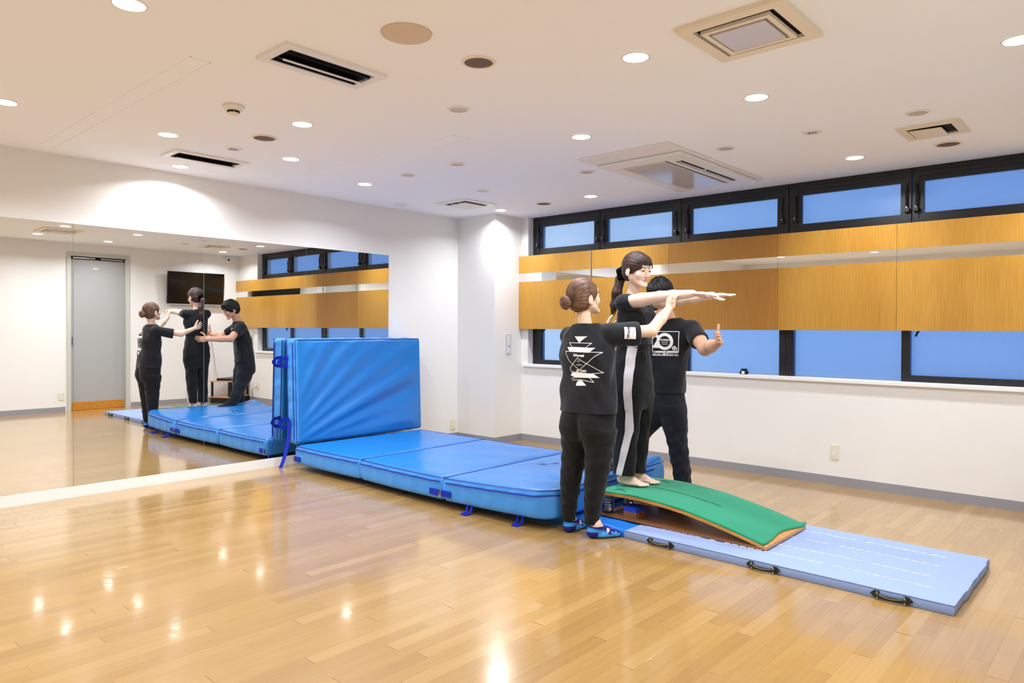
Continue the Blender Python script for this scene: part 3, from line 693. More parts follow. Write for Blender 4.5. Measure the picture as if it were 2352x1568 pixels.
# carry handles at the near bottom edge of the third panel
def floor_handle(x, y):
    b = MB().m('strap')
    for s_ in (-1, 1):
        b.prism([(x+s_*.022-.011, y-.026, .056), (x+s_*.022+.011, y-.026, .056), (x+s_*.020+.011, y-.040, .014), (x+s_*.020-.011, y-.040, .014)], (0, .004, 0))
        b.prism([(x+s_*.020-.011, y-.038, .010), (x+s_*.020+.011, y-.038, .010), (x+s_*.016+.011, y-.075, .004), (x+s_*.016-.011, y-.075, .004)], (0, 0, .006))
    b.prism([(x-.029, y-.066, .002), (x+.029, y-.066, .002), (x+.022, y-.092, .002), (x-.022, y-.092, .002)], (0, 0, .007))
    b.build('carry_handle', mate)
floor_handle(2.50, -2.665); floor_handle(2.93, -2.625)
def edge_handle(z):
    b = MB().m('strap'); x = .040+lean*(1-(z-.219)/HU); y = -2.662
    for s_ in (-1, 1):
        b.prism([(x, y+.01, z+s_*.040-.016), (x, y+.01, z+s_*.040+.016), (x, y-.055, z+s_*.034+.013), (x, y-.055, z+s_*.034-.013)], (.004, 0, 0))
    b.prism([(x, y-.050, z-.047), (x, y-.050, z+.047), (x, y-.088, z+.012), (x, y-.088, z-.012)], (.004, 0, 0))
    b.prism([(x, y+.01, z-.05), (x, y+.01, z+.05), (x, y+.0, z+.05), (x, y+.0, z-.05)], (.03, 0, 0))
    b.build('carry_handle', mate)
edge_handle(.955); edge_handle(.395)
# hanging strap and buckles
b = MB().m('strap')
pp = [(.120, -2.668, .42), (.122, -2.672, .33), (.132, -2.682, .25), (.134, -2.715, .12), (.134, -2.740, .05), (.126, -2.758, .003)]
for p, q in zip(pp, pp[1:]):
    p, q = Vector(p), Vector(q); hw = Vector((.0175, .008, 0)); b.prism([p-hw, p+hw, q+hw, q-hw], (.003, -.003, 0))
b.build('hanging_strap', mate)
def buckle(x0, x1, y, z, st, nm='buckle_strap'):
    b = MB().m('strap').box((x0, y-.010, z-.021), (x1, y-.003, z+.021)); o = b.build(nm, mate)
    b = MB().m('steel'); xx = st
    b.tube([(xx-.007, y-.014, z-.022), (xx+.007, y-.014, z-.022), (xx+.007, y-.014, z+.022), (xx-.007, y-.014, z+.022), (xx-.007, y-.014, z-.022)], .0025, 6); b.build('buckle', o, True)
buckle(2.258, 2.345, -2.722, .110, 2.250); buckle(2.12, 2.236, -2.716, .106, 2.235); buckle(.275, .365, -2.697, .100, .275)
b = MB().m('stain').prism([(2.535, -1.86, .2335), (2.60, -1.82, .2335), (2.585, -1.79, .2335), (2.545, -1.815, .2335)], (0, 0, .0016)).prism([(2.46, -1.93, .2335), (2.64, -1.88, .2335), (2.64, -1.868, .2335), (2.50, -1.905, .2335)], (0, 0, .0016))
b.build('grey_repair_patch', secs[2][0])

# ---------------------------------------------------------------- thin mats
def slab(name, x0, x1, y0, y1, z0, z1, mtop, mside, nx, ny, amp, jag, label, r=.012, seed=0):
    bm = bmesh.new(); nz = 4; g = {}
    def P(i, j, k):
        if (i, j, k) in g: return g[(i, j, k)]
        u, v, t = i/nx, j/ny, k/nz
        x, y, z = x0+(x1-x0)*u, y0+(y1-y0)*v, z0+(z1-z0)*t
        e_ = min(1, 10*min(u, 1-u, v, 1-v))
        if k == nz: z += e_*amp*noise(x*4+seed, y*5, seed) - (0 if e_ > .3 else .003)
        if i == nx: x += jag*noise(y*3, 1, 2)+(.004 if 0 < k < nz else 0)
        if j == 0: y += jag*.5*noise(x*3, 4, 1)-(.004 if 0 < k < nz else 0)
        if j == ny: y += jag*.5*noise(x*2.3, 2, 1)
        g[(i, j, k)] = bm.verts.new((x, y, z)); return g[(i, j, k)]
    def q(a, b_, c, d, mi):
        f = bm.faces.new((P(*a), P(*b_), P(*c), P(*d))); f.material_index = mi; f.smooth = True
    for i in range(nx):
        for j in range(ny): q((i, j, nz), (i+1, j, nz), (i+1, j+1, nz), (i, j+1, nz), 0); q((i, j, 0), (i, j+1, 0), (i+1, j+1, 0), (i+1, j, 0), 1)
        for k in range(nz): q((i, 0, k), (i+1, 0, k), (i+1, 0, k+1), (i, 0, k+1), 1); q((i, ny, k), (i, ny, k+1), (i+1, ny, k+1), (i+1, ny, k), 1)
    for j in range(ny):
        for k in range(nz): q((0, j, k), (0, j, k+1), (0, j+1, k+1), (0, j+1, k), 1); q((nx, j, k), (nx, j+1, k), (nx, j+1, k+1), (nx, j, k+1), 1)
    me = bpy.data.meshes.new(name); bm.to_mesh(me); bm.free(); me.materials.append(M[mtop]); me.materials.append(M[mside])
    try: me.set_sharp_from_angle(angle=math.radians(50))
    except Exception: pass
    o = bpy.data.objects.new(name, me); COL.objects.link(o); return o
tm = empty('exercise_mat', (4.45, -2.0, 0), 'pale blue thin exercise mat with black handles under the springboard', 'gym mat')
o = slab('mat_body', 3.592, 5.325, -2.445, -1.545, .001, .048, 'thin', 'thinside', 60, 30, .0009, .008, ''); o.parent = tm; o.matrix_parent_inverse = tm.matrix_world.inverted()
body = o
b = MB().m('thinside'); b.tube([(3.595+1.728*k/60, -2.4475+.003*noise((3.592+1.733*k/60)*3, 4, 1), .0475) for k in range(61)], .0022, 6); b.build('piping', body, True)
b = MB().m('thinside'); b.tube([(5.327+.006*noise((-2.445+.9*k/30)*3, 1, 2), -2.445+.9*k/30, .0465) for k in range(31)], .0022, 6); b.build('piping', body, True)
for (xa, xb, y) in ((3.74, 5.17, -2.262), (3.74, 5.165, -2.085), (3.74, 5.16, -1.885), (3.74, 5.16, -1.70)):
    b = MB().m('stitch'); x = xa
    while x < xb:
        if random.random() > .06: b.box((x, y-.0018+.004*math.sin(x*7), .0485), (x+.036, y+.0018+.004*math.sin(x*7), .0515))
        x += .046
    b.build('stitch_line', body)
for xc in (3.845, 4.458, 5.072):
    h_ = MB().m('handle'); y = -2.452; s_ = .088
    pts = [(xc-s_-.004, y, .024), (xc-s_+.014, y, .041), (xc-s_+.036, y, .041), (xc-s_+.036, y, .007), (xc-s_+.014, y, .007)]
    h_.prism(pts, (0, -.004, 0)); h_.prism([(2*xc-p[0], p[1], p[2]) for p in pts][::-1], (0, -.004, 0))
    h_.tube([(xc-s_+.02+(2*s_-.04)*k/10, y-.008-.012*math.sin(PI*k/10), .022-.003*math.sin(PI*k/10)) for k in range(11)], .0105, 10, flat=(.55, 1))
    o = h_.build('handle', tm, True)
    t_ = MB().m('thread')
    for sg in (-1, 1):
        xx = xc+sg*(s_-.030); t_.box((xx-.002, y-.015, .006), (xx+.002, y-.0125, .040))
    t_.tube([(xc-s_+.04+(2*s_-.08)*k/10, y-.018-.010*math.sin(PI*k/10), .0275-.006*math.sin(PI*k/10)) for k in range(11)], .0009, 5)
    t_.build('thread', o)
o = slab('thin_floor_mat', .55, 3.588, -2.44, -1.50, .001, .044, 'bright', 'bright', 90, 24, .0010, .008, '', seed=3)
tag(o, 'bright blue thin mat peeking out between the crash mat and the pale blue mat', 'gym mat')

# ---------------------------------------------------------------- springboard
sb = empty('springboard', (3.85, -1.97, .05), 'green carpeted springboard with coil springs standing on the pale blue mat', 'springboard')
YA, YC = -2.268, -1.668
tx = [3.262, 3.35, 3.528, 3.70, 3.866, 4.036, 4.197, 4.300, 4.398]
tz = [.202, .2085, .214, .2045, .188, .158, .1235, .099, .073]    # top of the wood
def zt(x): return float(np.interp(x, tx, tz))
def board(x0, x1, y0, y1, th, off, mt, nm, par, n=48, wav=0):
    b = MB().m(mt); xs = [x0+(x1-x0)*k/n for k in range(n+1)]
    sm = lambda x: (zt(x-.05)+zt(x)+zt(x+.05))/3 if 3.32 < x < 4.32 else zt(x)
    top = [Vector((x, y0, sm(x)+off)) for x in xs]; bot = [Vector((x, y0, sm(x)+off-th)) for x in xs]
    b.prism(top+bot[::-1], (0, y1-y0, 0)); return b.build(nm, par)
board(3.262, 4.398, YA, YC, .018, 0, 'ply', 'curved_top_board', sb)
cp = []
bm_ = bmesh.new(); n1, n2 = 60, 24; g = {}
for i in range(n1+1):
    for j in range(n2+1):
        u, v = i/n1, j/n2; y = YA+.003+(YC-YA-.006)*v
        xe = 4.372+.012*math.sin(v*7+1)+.02*(v**3)
        x = 3.258+(xe-3.258)*u
        z = (zt(x-.05)+zt(x)+zt(x+.05))/3 if 3.32 < x < 4.32 else zt(x)
        z += .0075+.0008*math.sin(x*22+y*9)
        if i == n1: z += .002
        if v > .97 and u > .97: z += .012
        g[i, j] = bm_.verts.new((x, y, z))
for i in range(n1):
    for j in range(n2):
        f = bm_.faces.new((g[i, j], g[i+1, j], g[i+1, j+1], g[i, j+1])); f.smooth = True
r_ = bmesh.ops.extrude_face_region(bm_, geom=list(bm_.faces))
bmesh.ops.translate(bm_, verts=[v for v in r_['geom'] if isinstance(v, bmesh.types.BMVert)], vec=(0, 0, -.0068))
bmesh.ops.recalc_face_normals(bm_, faces=bm_.faces)
me = bpy.data.meshes.new('carpet'); bm_.to_mesh(me); bm_.free(); me.materials.append(M['green']); o = bpy.data.objects.new('carpet', me); COL.objects.link(o); o.parent = sb; o.matrix_parent_inverse = sb.matrix_world.inverted()
carpet = o
def zc(x): return ((zt(x-.05)+zt(x)+zt(x+.05))/3 if 3.32 < x < 4.32 else zt(x))+.0088
def cline(xa, xb, ya, yb, hw=.0018):
    b = MB().m('greenline'); n = 16
    for k in range(n):
        xa_, xb_ = xa+(xb-xa)*k/n, xa+(xb-xa)*(k+1)/n; y_, y2 = ya+(yb-ya)*k/n, ya+(yb-ya)*(k+1)/n
        d = Vector((xb-xa, yb-ya, 0)).normalized(); nn = Vector((-d.y, d.x, 0))*hw
        b.prism([Vector((xa_, y_, zc(xa_)))-nn, Vector((xb_, y2, zc(xb_)))-nn, Vector((xb_, y2, zc(xb_)))+nn, Vector((xa_, y_, zc(xa_)))+nn], (0, 0, .0008))
    b.build('printed_line', carpet)
cline(3.50, 3.99, -1.968, -1.968); cline(3.335, 3.43, -2.20, -2.13); cline(3.335, 3.45, -2.14, -2.21); cline(3.37, 3.37, -2.22, -2.10, .001)
cline(3.42, 3.52, -1.76, -1.73); cline(3.43, 3.53, -1.73, -1.79)
board_b = MB().m('plydark').box((3.272, YA+.004, .0525), (4.395, YC-.004, .066)).build('base_board', sb)
MB().m('ply').box((4.30, YA+.02, .064), (4.392, YC-.02, .072)).build('hinge_block', sb)
MB().m('plydark').box((3.45, YA+.03, .064), (3.545, YA+.13, .104)).build('stop_block', sb)
MB().m('blockblue').box((3.452, YA+.032, .104), (3.543, YA+.128, .136)).build('rubber_pad', sb)
MB().m('plydark').box((3.45, YC-.13, .064), (3.545, YC-.03, .104)).build('stop_block', sb)
MB().m('blockblue').box((3.452, YC-.128, .104), (3.543, YC-.032, .136)).build('rubber_pad', sb)
MB().m('plydark').box((3.56, YA+.02, .172), (3.70, YC-.02, .182)).build('cross_batten', sb)
for y in (YA+.06, -1.968, YC-.06):
    pts = []; R_, n_ = .034, 6
    for k in range(n_*20+1):
        a = 2*PI*k/20; rr = R_-.004*k/(n_*20); pts.append((3.315+rr*math.cos(a), y+rr*math.sin(a), .070+(.176-.070)*k/(n_*20)))
    MB().m('steel').tube(pts, .0045, 8).build('coil_spring', sb, True)
    MB().m('rust').lathe([(0, .064), (.040, .064), (.040, .069), (0, .0695)], (3.315, y, 0), 24).build('spring_seat', sb)
    MB().m('rust').lathe([(0, .1745), (.036, .1745), (.036, .183), (0, .183)], (3.315, y, 0), 24).build('spring_seat', sb)

# ---------------------------------------------------------------- people: smooth implicit bodies meshed as one surface
class Field:
    def __init__(s, lo, hi, d, zf=None):
        s.x = np.arange(lo[0], hi[0], d); s.y = np.arange(lo[1], hi[1], d)
        if zf: s.z = np.concatenate([np.arange(lo[2], zf[0], zf[1]), np.arange(zf[0], hi[2], d)])
        else: s.z = np.arange(lo[2], hi[2], d)
        s.V = np.full((len(s.x), len(s.y), len(s.z)), 5., np.float32); s.k = .02; s.mode = 'u'
    def apply(s, fn, lo, hi, k=None, sub=False):
        k = s.k if k is None else k; p = max(3*k, .02)
        sl = []
        for a, l_, h_ in ((s.x, lo[0], hi[0]), (s.y, lo[1], hi[1]), (s.z, lo[2], hi[2])):
            i0, i1 = np.searchsorted(a, l_-p), np.searchsorted(a, h_+p)
            if i1 <= i0: return
            sl.append(slice(i0, i1))
        X = s.x[sl[0]][:, None, None].astype(np.float32); Y = s.y[sl[1]][None, :, None].astype(np.float32); Z = s.z[sl[2]][None, None, :].astype(np.float32)
        f = fn(X, Y, Z); V = s.V[tuple(sl)]
        if sub: a, b_ = -V, f; h = np.clip(.5+.5*(a-b_)/k, 0, 1); r = a*(1-h)+b_*h-k*h*(1-h); V[...] = -r
        else: h = np.clip(.5+.5*(V-f)/k, 0, 1); V[...] = V*(1-h)+f*h-k*h*(1-h)
    def cone(s, a, b_, ra, rb, k=None, sub=False):
        a, b_ = np.array(a, np.float32), np.array(b_, np.float32); ba = b_-a; L2 = float(ba @ ba)+1e-9; r = max(ra, rb)
        def fn(X, Y, Z):
            t = np.clip(((X-a[0])*ba[0]+(Y-a[1])*ba[1]+(Z-a[2])*ba[2])/L2, 0, 1)
            return np.sqrt((X-a[0]-t*ba[0])**2+(Y-a[1]-t*ba[1])**2+(Z-a[2]-t*ba[2])**2)-(ra+(rb-ra)*t)
        s.apply(fn, np.minimum(a, b_)-r, np.maximum(a, b_)+r, k, sub)
    def chain(s, pts, rs, k=None):
        for p, q, r1, r2 in zip(pts, pts[1:], rs, rs[1:]): s.cone(p, q, r1, r2, k)
    def ell(s, c, r, R=None, k=None, sub=False):
        c = np.array(c, np.float32); R = np.eye(3, dtype=np.float32) if R is None else np.array(R, np.float32); r = np.array(r, np.float32); m_ = float(r.max())
        def fn(X, Y, Z):
            dx, dy, dz = X-c[0], Y-c[1], Z-c[2]
            q = [dx*R[0][i]+dy*R[1][i]+dz*R[2][i] for i in range(3)]
            k0 = np.sqrt(sum((q[i]/r[i])**2 for i in range(3))); k1 = np.sqrt(sum((q[i]/r[i]**2)**2 for i in range(3)))+1e-6
            return k0*(k0-1)/k1
        s.apply(fn, c-m_, c+m_, k, sub)
    def loft(s, secs, k=None, n=2.4, zlo=None, zhi=None, wob=None):
        """sections (z, cx, cy, half width, half depth, yaw of the width axis)"""
        A = np.array(sorted(secs), np.float64); zz = np.linspace(A[0, 0], A[-1, 0], 160)
        C = [np.interp(zz, A[:, 0], A[:, i]) for i in range(1, 6)]
        ker = np.hanning(15); ker /= ker.sum(); C = [np.convolve(np.pad(c, 7, mode='edge'), ker, 'valid') for c in C]
        zlo = A[0, 0] if zlo is None else zlo; zhi = A[-1, 0] if zhi is None else zhi
        R_ = max(C[2].max(), C[3].max())
        def fn(X, Y, Z):
            cx, cy, rx, ry, ya = [np.interp(Z, zz, c).astype(np.float32) for c in C]
            ca, sa = np.cos(ya), np.sin(ya); u = (X-cx)*ca+(Y-cy)*sa; v = -(X-cx)*sa+(Y-cy)*ca
            q = ((np.abs(u)/rx)**n+(np.abs(v)/ry)**n)**(1/n); f = (q-1)*np.minimum(rx, ry)
            if wob is not None: f = f + wob(X, Y, Z, np.arctan2(v/ry, u/rx))
            return np.maximum(np.maximum(f, Z-zhi), zlo-Z)
        s.apply(fn, (C[0].min()-R_, C[1].min()-R_, zlo), (C[0].max()+R_, C[1].max()+R_, zhi), k)
    def grooves(s, o, ax, amp, freq, ph=0.):     # combed furrows running round an axis through o
        ax = unit(ax); t1 = unit(np.cross(ax, [0.3, .2, 1.])); t2 = np.cross(ax, t1); X = s.x[:, None, None]-o[0]; Y = s.y[None, :, None]-o[1]; Z = s.z[None, None, :]-o[2]
        u, v, w_ = X*t1[0]+Y*t1[1]+Z*t1[2], X*t2[0]+Y*t2[1]+Z*t2[2], X*ax[0]+Y*ax[1]+Z*ax[2]
        a = np.arctan2(v, u); s.V += (amp*(np.sin(freq*a+4*w_/.1*.35+ph)+.7*np.sin(freq*.43*a-3*w_/.1+2*ph)+.5*np.sin(freq*1.9*a+5*w_/.1))).astype(np.float32)
    def cut(s, P, n_, k=.003):     # keep the side the normal points away from
        P, n_ = np.array(P, np.float32), np.array(n_, np.float32); n_ = n_/np.linalg.norm(n_)
        X = s.x[:, None, None]; Y = s.y[None, :, None]; Z = s.z[None, None, :]
        f = ((X-P[0])*n_[0]+(Y-P[1])*n_[1]+(Z-P[2])*n_[2]).astype(np.float32); s.V = np.maximum(s.V, f)
    def mesh(s, name, mats, smooth_it=1, classify=None):
        V = s.V; nx, ny, nz = V.shape; ins = V < 0
        c = [(i, j, k) for i in (0, 1) for j in (0, 1) for k in (0, 1)]
        cnt = sum(ins[i:nx-1+i, j:ny-1+j, k:nz-1+k].astype(np.int8) for i, j, k in c)
        act = (cnt > 0) & (cnt < 8); I, J, K_ = np.nonzero(act)
        idx = np.full(act.shape, -1, np.int32); idx[I, J, K_] = np.arange(len(I))
        xs, ys, zs = s.x, s.y, s.z; acc = np.zeros((len(I), 3)); num = np.zeros(len(I))
        edges = [((0, 0, 0), (1, 0, 0)), ((0, 1, 0), (1, 1, 0)), ((0, 0, 1), (1, 0, 1)), ((0, 1, 1), (1, 1, 1)), ((0, 0, 0), (0, 1, 0)), ((1, 0, 0), (1, 1, 0)),
                 ((0, 0, 1), (0, 1, 1)), ((1, 0, 1), (1, 1, 1)), ((0, 0, 0), (0, 0, 1)), ((1, 0, 0), (1, 0, 1)), ((0, 1, 0), (0, 1, 1)), ((1, 1, 0), (1, 1, 1))]
        for p, q in edges:
            a = V[I+p[0], J+p[1], K_+p[2]]; b_ = V[I+q[0], J+q[1], K_+q[2]]; mk = (a < 0) != (b_ < 0)
            t = np.where(mk, a/(np.where(mk, a-b_, 1)), 0)
            P0 = np.stack([xs[I+p[0]], ys[J+p[1]], zs[K_+p[2]]], 1); P1 = np.stack([xs[I+q[0]], ys[J+q[1]], zs[K_+q[2]]], 1)
            acc += np.where(mk[:, None], P0+(P1-P0)*t[:, None], 0); num += mk
        co = acc/num[:, None]; faces = []
        for ax in range(3):
            d = [0, 0, 0]; d[ax] = 1
            A = ins[:nx-d[0], :ny-d[1], :nz-d[2]]; B_ = ins[d[0]:, d[1]:, d[2]:]
            i, j, k = np.nonzero(A != B_)
            o1, o2 = [(1, 2), (2, 0), (0, 1)][ax]
            sh = (nx-1, ny-1, nz-1); ijk = [i, j, k]
            ok = (ijk[o1] > 0) & (ijk[o2] > 0) & (ijk[o1] < sh[o1]) & (ijk[o2] < sh[o2]); i, j, k = i[ok], j[ok], k[ok]; fl = A[i, j, k]
            def cell(a, b_):
                q = [i.copy(), j.copy(), k.copy()]; q[o1] = q[o1]-a; q[o2] = q[o2]-b_; return idx[q[0], q[1], q[2]]
            q = np.stack([cell(1, 1), cell(0, 1), cell(0, 0), cell(1, 0)], 1); q[~fl] = q[~fl][:, ::-1]; faces.append(q)
        F_ = np.concatenate(faces); F_ = F_[(F_ >= 0).all(1)]
        # light smoothing
        E = np.concatenate([F_[:, [0, 1]], F_[:, [1, 2]], F_[:, [2, 3]], F_[:, [3, 0]]])
        for _ in range(smooth_it):
            su = np.zeros_like(co); nn = np.zeros(len(co))
            for a, b_ in ((0, 1), (1, 0)):
                for ax in range(3): su[:, ax] += np.bincount(E[:, a], co[E[:, b_], ax], len(co))
                nn += np.bincount(E[:, a], minlength=len(co))
            co = co*.5+.5*su/np.maximum(nn, 1)[:, None]
        me = bpy.data.meshes.new(name); me.vertices.add(len(co)); me.vertices.foreach_set('co', co.astype(np.float32).ravel())
        me.loops.add(len(F_)*4); me.loops.foreach_set('vertex_index', F_.astype(np.int32).ravel())
        me.polygons.add(len(F_)); me.polygons.foreach_set('loop_start', np.arange(0, len(F_)*4, 4, dtype=np.int32))
        me.polygons.foreach_set('use_smooth', np.ones(len(F_), bool))
        for m_ in mats: me.materials.append(M[m_])
        if classify is not None: me.polygons.foreach_set('material_index', classify(co[F_].mean(1)).astype(np.int32))
        me.update(calc_edges=True); me.validate()
        o = bpy.data.objects.new(name, me); COL.objects.link(o); return o

def unit(v): v = np.array(v, float); return v/np.linalg.norm(v)
class Frame:      # local frame: x right, y forward, z up
    def __init__(s, o, fwd, up=(0, 0, 1)):
        f = unit(fwd); r = unit(np.cross(f, up)); u = np.cross(r, f); s.o = np.array(o, float); s.R = np.stack([r, f, u], 1)
    def P(s, x, y, z): return s.o+s.R @ np.array([x, y, z], float)
    def rot(s, ax, a):
        c, n = math.cos(a), math.sin(a)
        Q = {'x': np.array([[1, 0, 0], [0, c, -n], [0, n, c]]), 'y': np.array([[c, 0, n], [0, 1, 0], [-n, 0, c]]), 'z': np.array([[c, -n, 0], [n, c, 0], [0, 0, 1]])}[ax]
        return s.R @ Q
def head(F, fr, neck, nr=.047, sc=1., fem=True):
    P = lambda x, y, z: fr.P(x*sc, y*sc, z*sc); R = fr.R; q = sc
    F.cone(neck, P(0, -.022, -.062), nr, nr*.94, .02)
    F.ell(P(0, -.014, .032), (.073*q, .092*q, .080*q), R, .02)
    F.ell(P(0, .026, -.022), (.060*q, .060*q, .080*q), R, .02)
    for sx_ in (-1, 1):
        F.cone(P(sx_*.050, .000, -.050), P(sx_*.014, .068, -.094), .020*q, .016*q, .022)
        F.ell(P(sx_*.036, .062, -.028), (.022*q, .020*q, .024*q), R, .02)
    F.ell(P(0, .078, -.096), (.020*q, .014*q, .014*q), R, .015)
    F.ell(P(0, .080, .035), (.040*q, .012*q, .028*q), R, .02)
    for sx_ in (-1, 1):
        F.ell(P(sx_*.031, .094, .004), (.020*q, .014*q, .011*q), R, .012, True)
        F.ell(P(sx_*.031, .077, .003), (.014*q, .011*q, .010*q), R, .004)       # eyelids over the eyeballs
    F.cone(P(0, .086, .010), P(0, .102, -.030), .0065*q, .0095*q, .008)
    for sx_ in (-1, 1): F.ell(P(sx_*.011, .094, -.035), (.0075*q, .010*q, .0065*q), R, .006)
    F.ell(P(0, .0835, -.057), (.019*q, .008*q, .0052*q), R, .006); F.ell(P(0, .0815, -.067), (.016*q, .008*q, .0060*q), R, .006)
    F.ell(P(0, .0945, -.0618), (.019*q, .0065*q, .0013), R, .003, True)
    for sx_ in (-1, 1):
        Re = fr.rot('x', -.25)
        F.ell(P(sx_*.076, -.012, -.012), (.009*q, .018*q, .030*q), Re, .006)
        F.ell(P(sx_*.086, -.006, -.006), (.006*q, .010*q, .017*q), Re, .005, True)
        F.ell(P(sx_*.076, -.006, -.036), (.007*q, .008*q, .010*q), Re, .005)
def face_parts(body, fr, hairm, sc=1., open_=.5, look=0):
    P = lambda x, y, z: Vector(fr.P(x*sc, y*sc, z*sc))
    for sx_ in (-1, 1):
        b = MB(); X = Matrix.Translation(P(sx_*.031, .0795, .0005))
        b.m('eyewhite').lathe([(0, -.009), (.006, -.0065), (.009, 0), (.006, .0065), (0, .009)], n=14, X=X); o = b.build('eye', body, True)
        b = MB(); b.m('iris').lathe([(0, .0025), (.003, .0018), (.0044, 0), (0, -.001)], n=14, X=Matrix.Translation(P(sx_*.031+look*.003, .0875, -.002)) @ Matrix(np.block([[fr.R[:, [0]], fr.R[:, [2]], fr.R[:, [1]]]]).tolist()).to_4x4()); b.build('iris', o, True)
        b = MB().m('iris').tube([P(sx_*(.031+.0145*t), .0905-.004*t*t-.004*abs(t), .0045-.004*t*t-.003*(1-open_)+.001*t) for t in np.linspace(-1, 1, 9)], .0017, 5); b.build('eyelash', body, True)
        b = MB().m(hairm).tube([P(sx_*(.033+.018*t), .0925-.006*t*t-.003*t, .0235-.004*t*t) for t in np.linspace(-1, 1, 9)], [.0008, .0014, .0018, .0019, .0019, .0018, .0015, .0012, .0006], 5); b.build('eyebrow', body, True)
def lipmask(fr, sc=1.):
    def f(c):
        q = (c-fr.o) @ fr.R/sc
        return (((q[:, 0]/.018)**2+((q[:, 2]+.0625)/.0095)**2 < 1) & (q[:, 1] > .078)).astype(int)
    return f
def hand(F, wrist, d, n, thumb, side, curl=(0, 0, 0, 0), spread=.10, sc=1., tcurl=.3, wr=.022, touch=None):
    """d: finger direction, n: palm normal (the way the fingers curl), side: vector towards the thumb"""
    w_ = np.array(wrist, float); d = unit(d); n = unit(np.array(n)-np.dot(n, d)*d); s_ = unit(side-np.dot(side, d)*d-np.dot(side, n)*n)
    k = .008; Rm = np.stack([s_, d, n], 1)
    F.ell(w_+d*.046*sc, (.038*sc, .052*sc, .0135*sc), Rm, .010)
    F.ell(w_+d*.066*sc-s_*.002, (.036*sc, .026*sc, .012*sc), Rm, .008)
    F.ell(w_+d*.030*sc+s_*.022*sc+n*.004, (.018*sc, .032*sc, .013*sc), Rm, .010)
    base = [(.0285, .080), (.0100, .086), (-.0090, .082), (-.0265, .073)]; ln = [.070, .078, .072, .056]; rr = [.0088, .0090, .0086, .0076]
    for i in range(4):
        b_ = w_+s_*base[i][0]*sc+d*base[i][1]*sc; a0 = (1.5-i)*spread; c = curl[i] if hasattr(curl, '__len__') else curl
        p = b_; ang = .05+c*.5; r = rr[i]*sc
        F.cone(w_+s_*base[i][0]*.8*sc+d*.05*sc, b_, .010*sc, r, .006)
        for j, fr_ in enumerate((.44, .31, .25)):
            dr = unit(d*math.cos(ang)+n*math.sin(ang)+s_*math.tan(a0)*math.cos(ang)); q = p+dr*ln[i]*fr_*sc
            F.cone(p, q, r, r*.90, .0035); p = q; r *= .90; ang += c*.75
    p = w_+d*.022*sc+s_*.028*sc+n*.004; t = [unit(x) for x in thumb]; r = .0135*sc
    for j, (dr, l_) in enumerate(zip(t, (.034, .030, .024))):
        q = p+dr*l_*sc; F.cone(p, q, r, r*.88, .006); p = q; r *= .88
def foot(F, heel, toe, sc=1., toes=True, k=.012):
    heel, toe = np.array(heel, float), np.array(toe, float); d = toe-heel; l_ = np.linalg.norm(d); d = d/l_; up = unit(np.array([0, 0, 1.])-d*d[2]); s_ = np.cross(d, up)
    P = lambda a, b_, c: heel+d*a*l_+s_*b_*sc+up*c*sc
    R = np.stack([s_, d, up], 1)
    F.ell(P(.13, 0, .030), (.030*sc, .034*sc, .030*sc), R, k); F.cone(P(.16, 0, .040), P(.24, 0, .085), .030*sc, .034*sc, .02)
    F.cone(P(.25, 0, .055), P(.62, .004, .030), .034*sc, .022*sc, .02); F.ell(P(.66, .0, .018), (.042*sc, .050*sc, .019*sc), R, k); F.ell(P(.40, .012, .016), (.028*sc, .06*sc, .016*sc), R, k)
    if toes:
        for i, (b_, a, r) in enumerate(((-.028, .97, .0125), (-.008, .96, .0095), (.007, .93, .009), (.020, .895, .0085), (.032, .85, .008))): F.cone(P(.74, b_*.8, .014), P(a-.05, b_, .011), r*sc, r*sc, .005)
    else: F.ell(P(.82, 0, .016), (.036*sc, .045*sc, .016*sc), R, k)
def folds(amp, f1=55, f2=40, ph=0):
    def w_(X, Y, Z, a):
        return (amp*(np.sin(Z*f1+3*np.cos(a*2+ph)+ph)*np.sin(a*3+Z*9+ph)+.6*np.sin(Z*f2*1.7-4*np.sin(a+ph)+2*ph))).astype(np.float32)
    return w_
def adopt(o, par): o.parent = par; o.matrix_parent_inverse = par.matrix_world.inverted(); return o
def bvh(o): return BVHTree.FromPolygons([v.co[:] for v in o.data.vertices], [p.vertices[:] for p in o.data.polygons])
def project(bm_, tree, D, off, mtn, name, par, back=.5):
    D = Vector(D).normalized(); bad = []
    for v in bm_.verts:
        h = tree.ray_cast(v.co-D*back, D, 1.5)
        if h[0] is None: bad.append(v)
        else:
            nn = h[1] if h[1].dot(D) < 0 else -h[1]; v.co = h[0]+(nn*.4-D*.6).normalized()*off
    bmesh.ops.delete(bm_, geom=bad, context='VERTS'); me = bpy.data.meshes.new(name); bm_.to_mesh(me); bm_.free(); me.materials.append(M[mtn])
    o = bpy.data.objects.new(name, me); COL.objects.link(o); return adopt(o, par)
def subdiv(bm_, l_=.012):
    for _ in range(7):
        es = [e for e in bm_.edges if e.calc_length() > l_]
        if not es: break
        bmesh.ops.subdivide_edges(bm_, edges=es, cuts=1); bmesh.ops.triangulate(bm_, faces=[f for f in bm_.faces if len(f.verts) > 4])
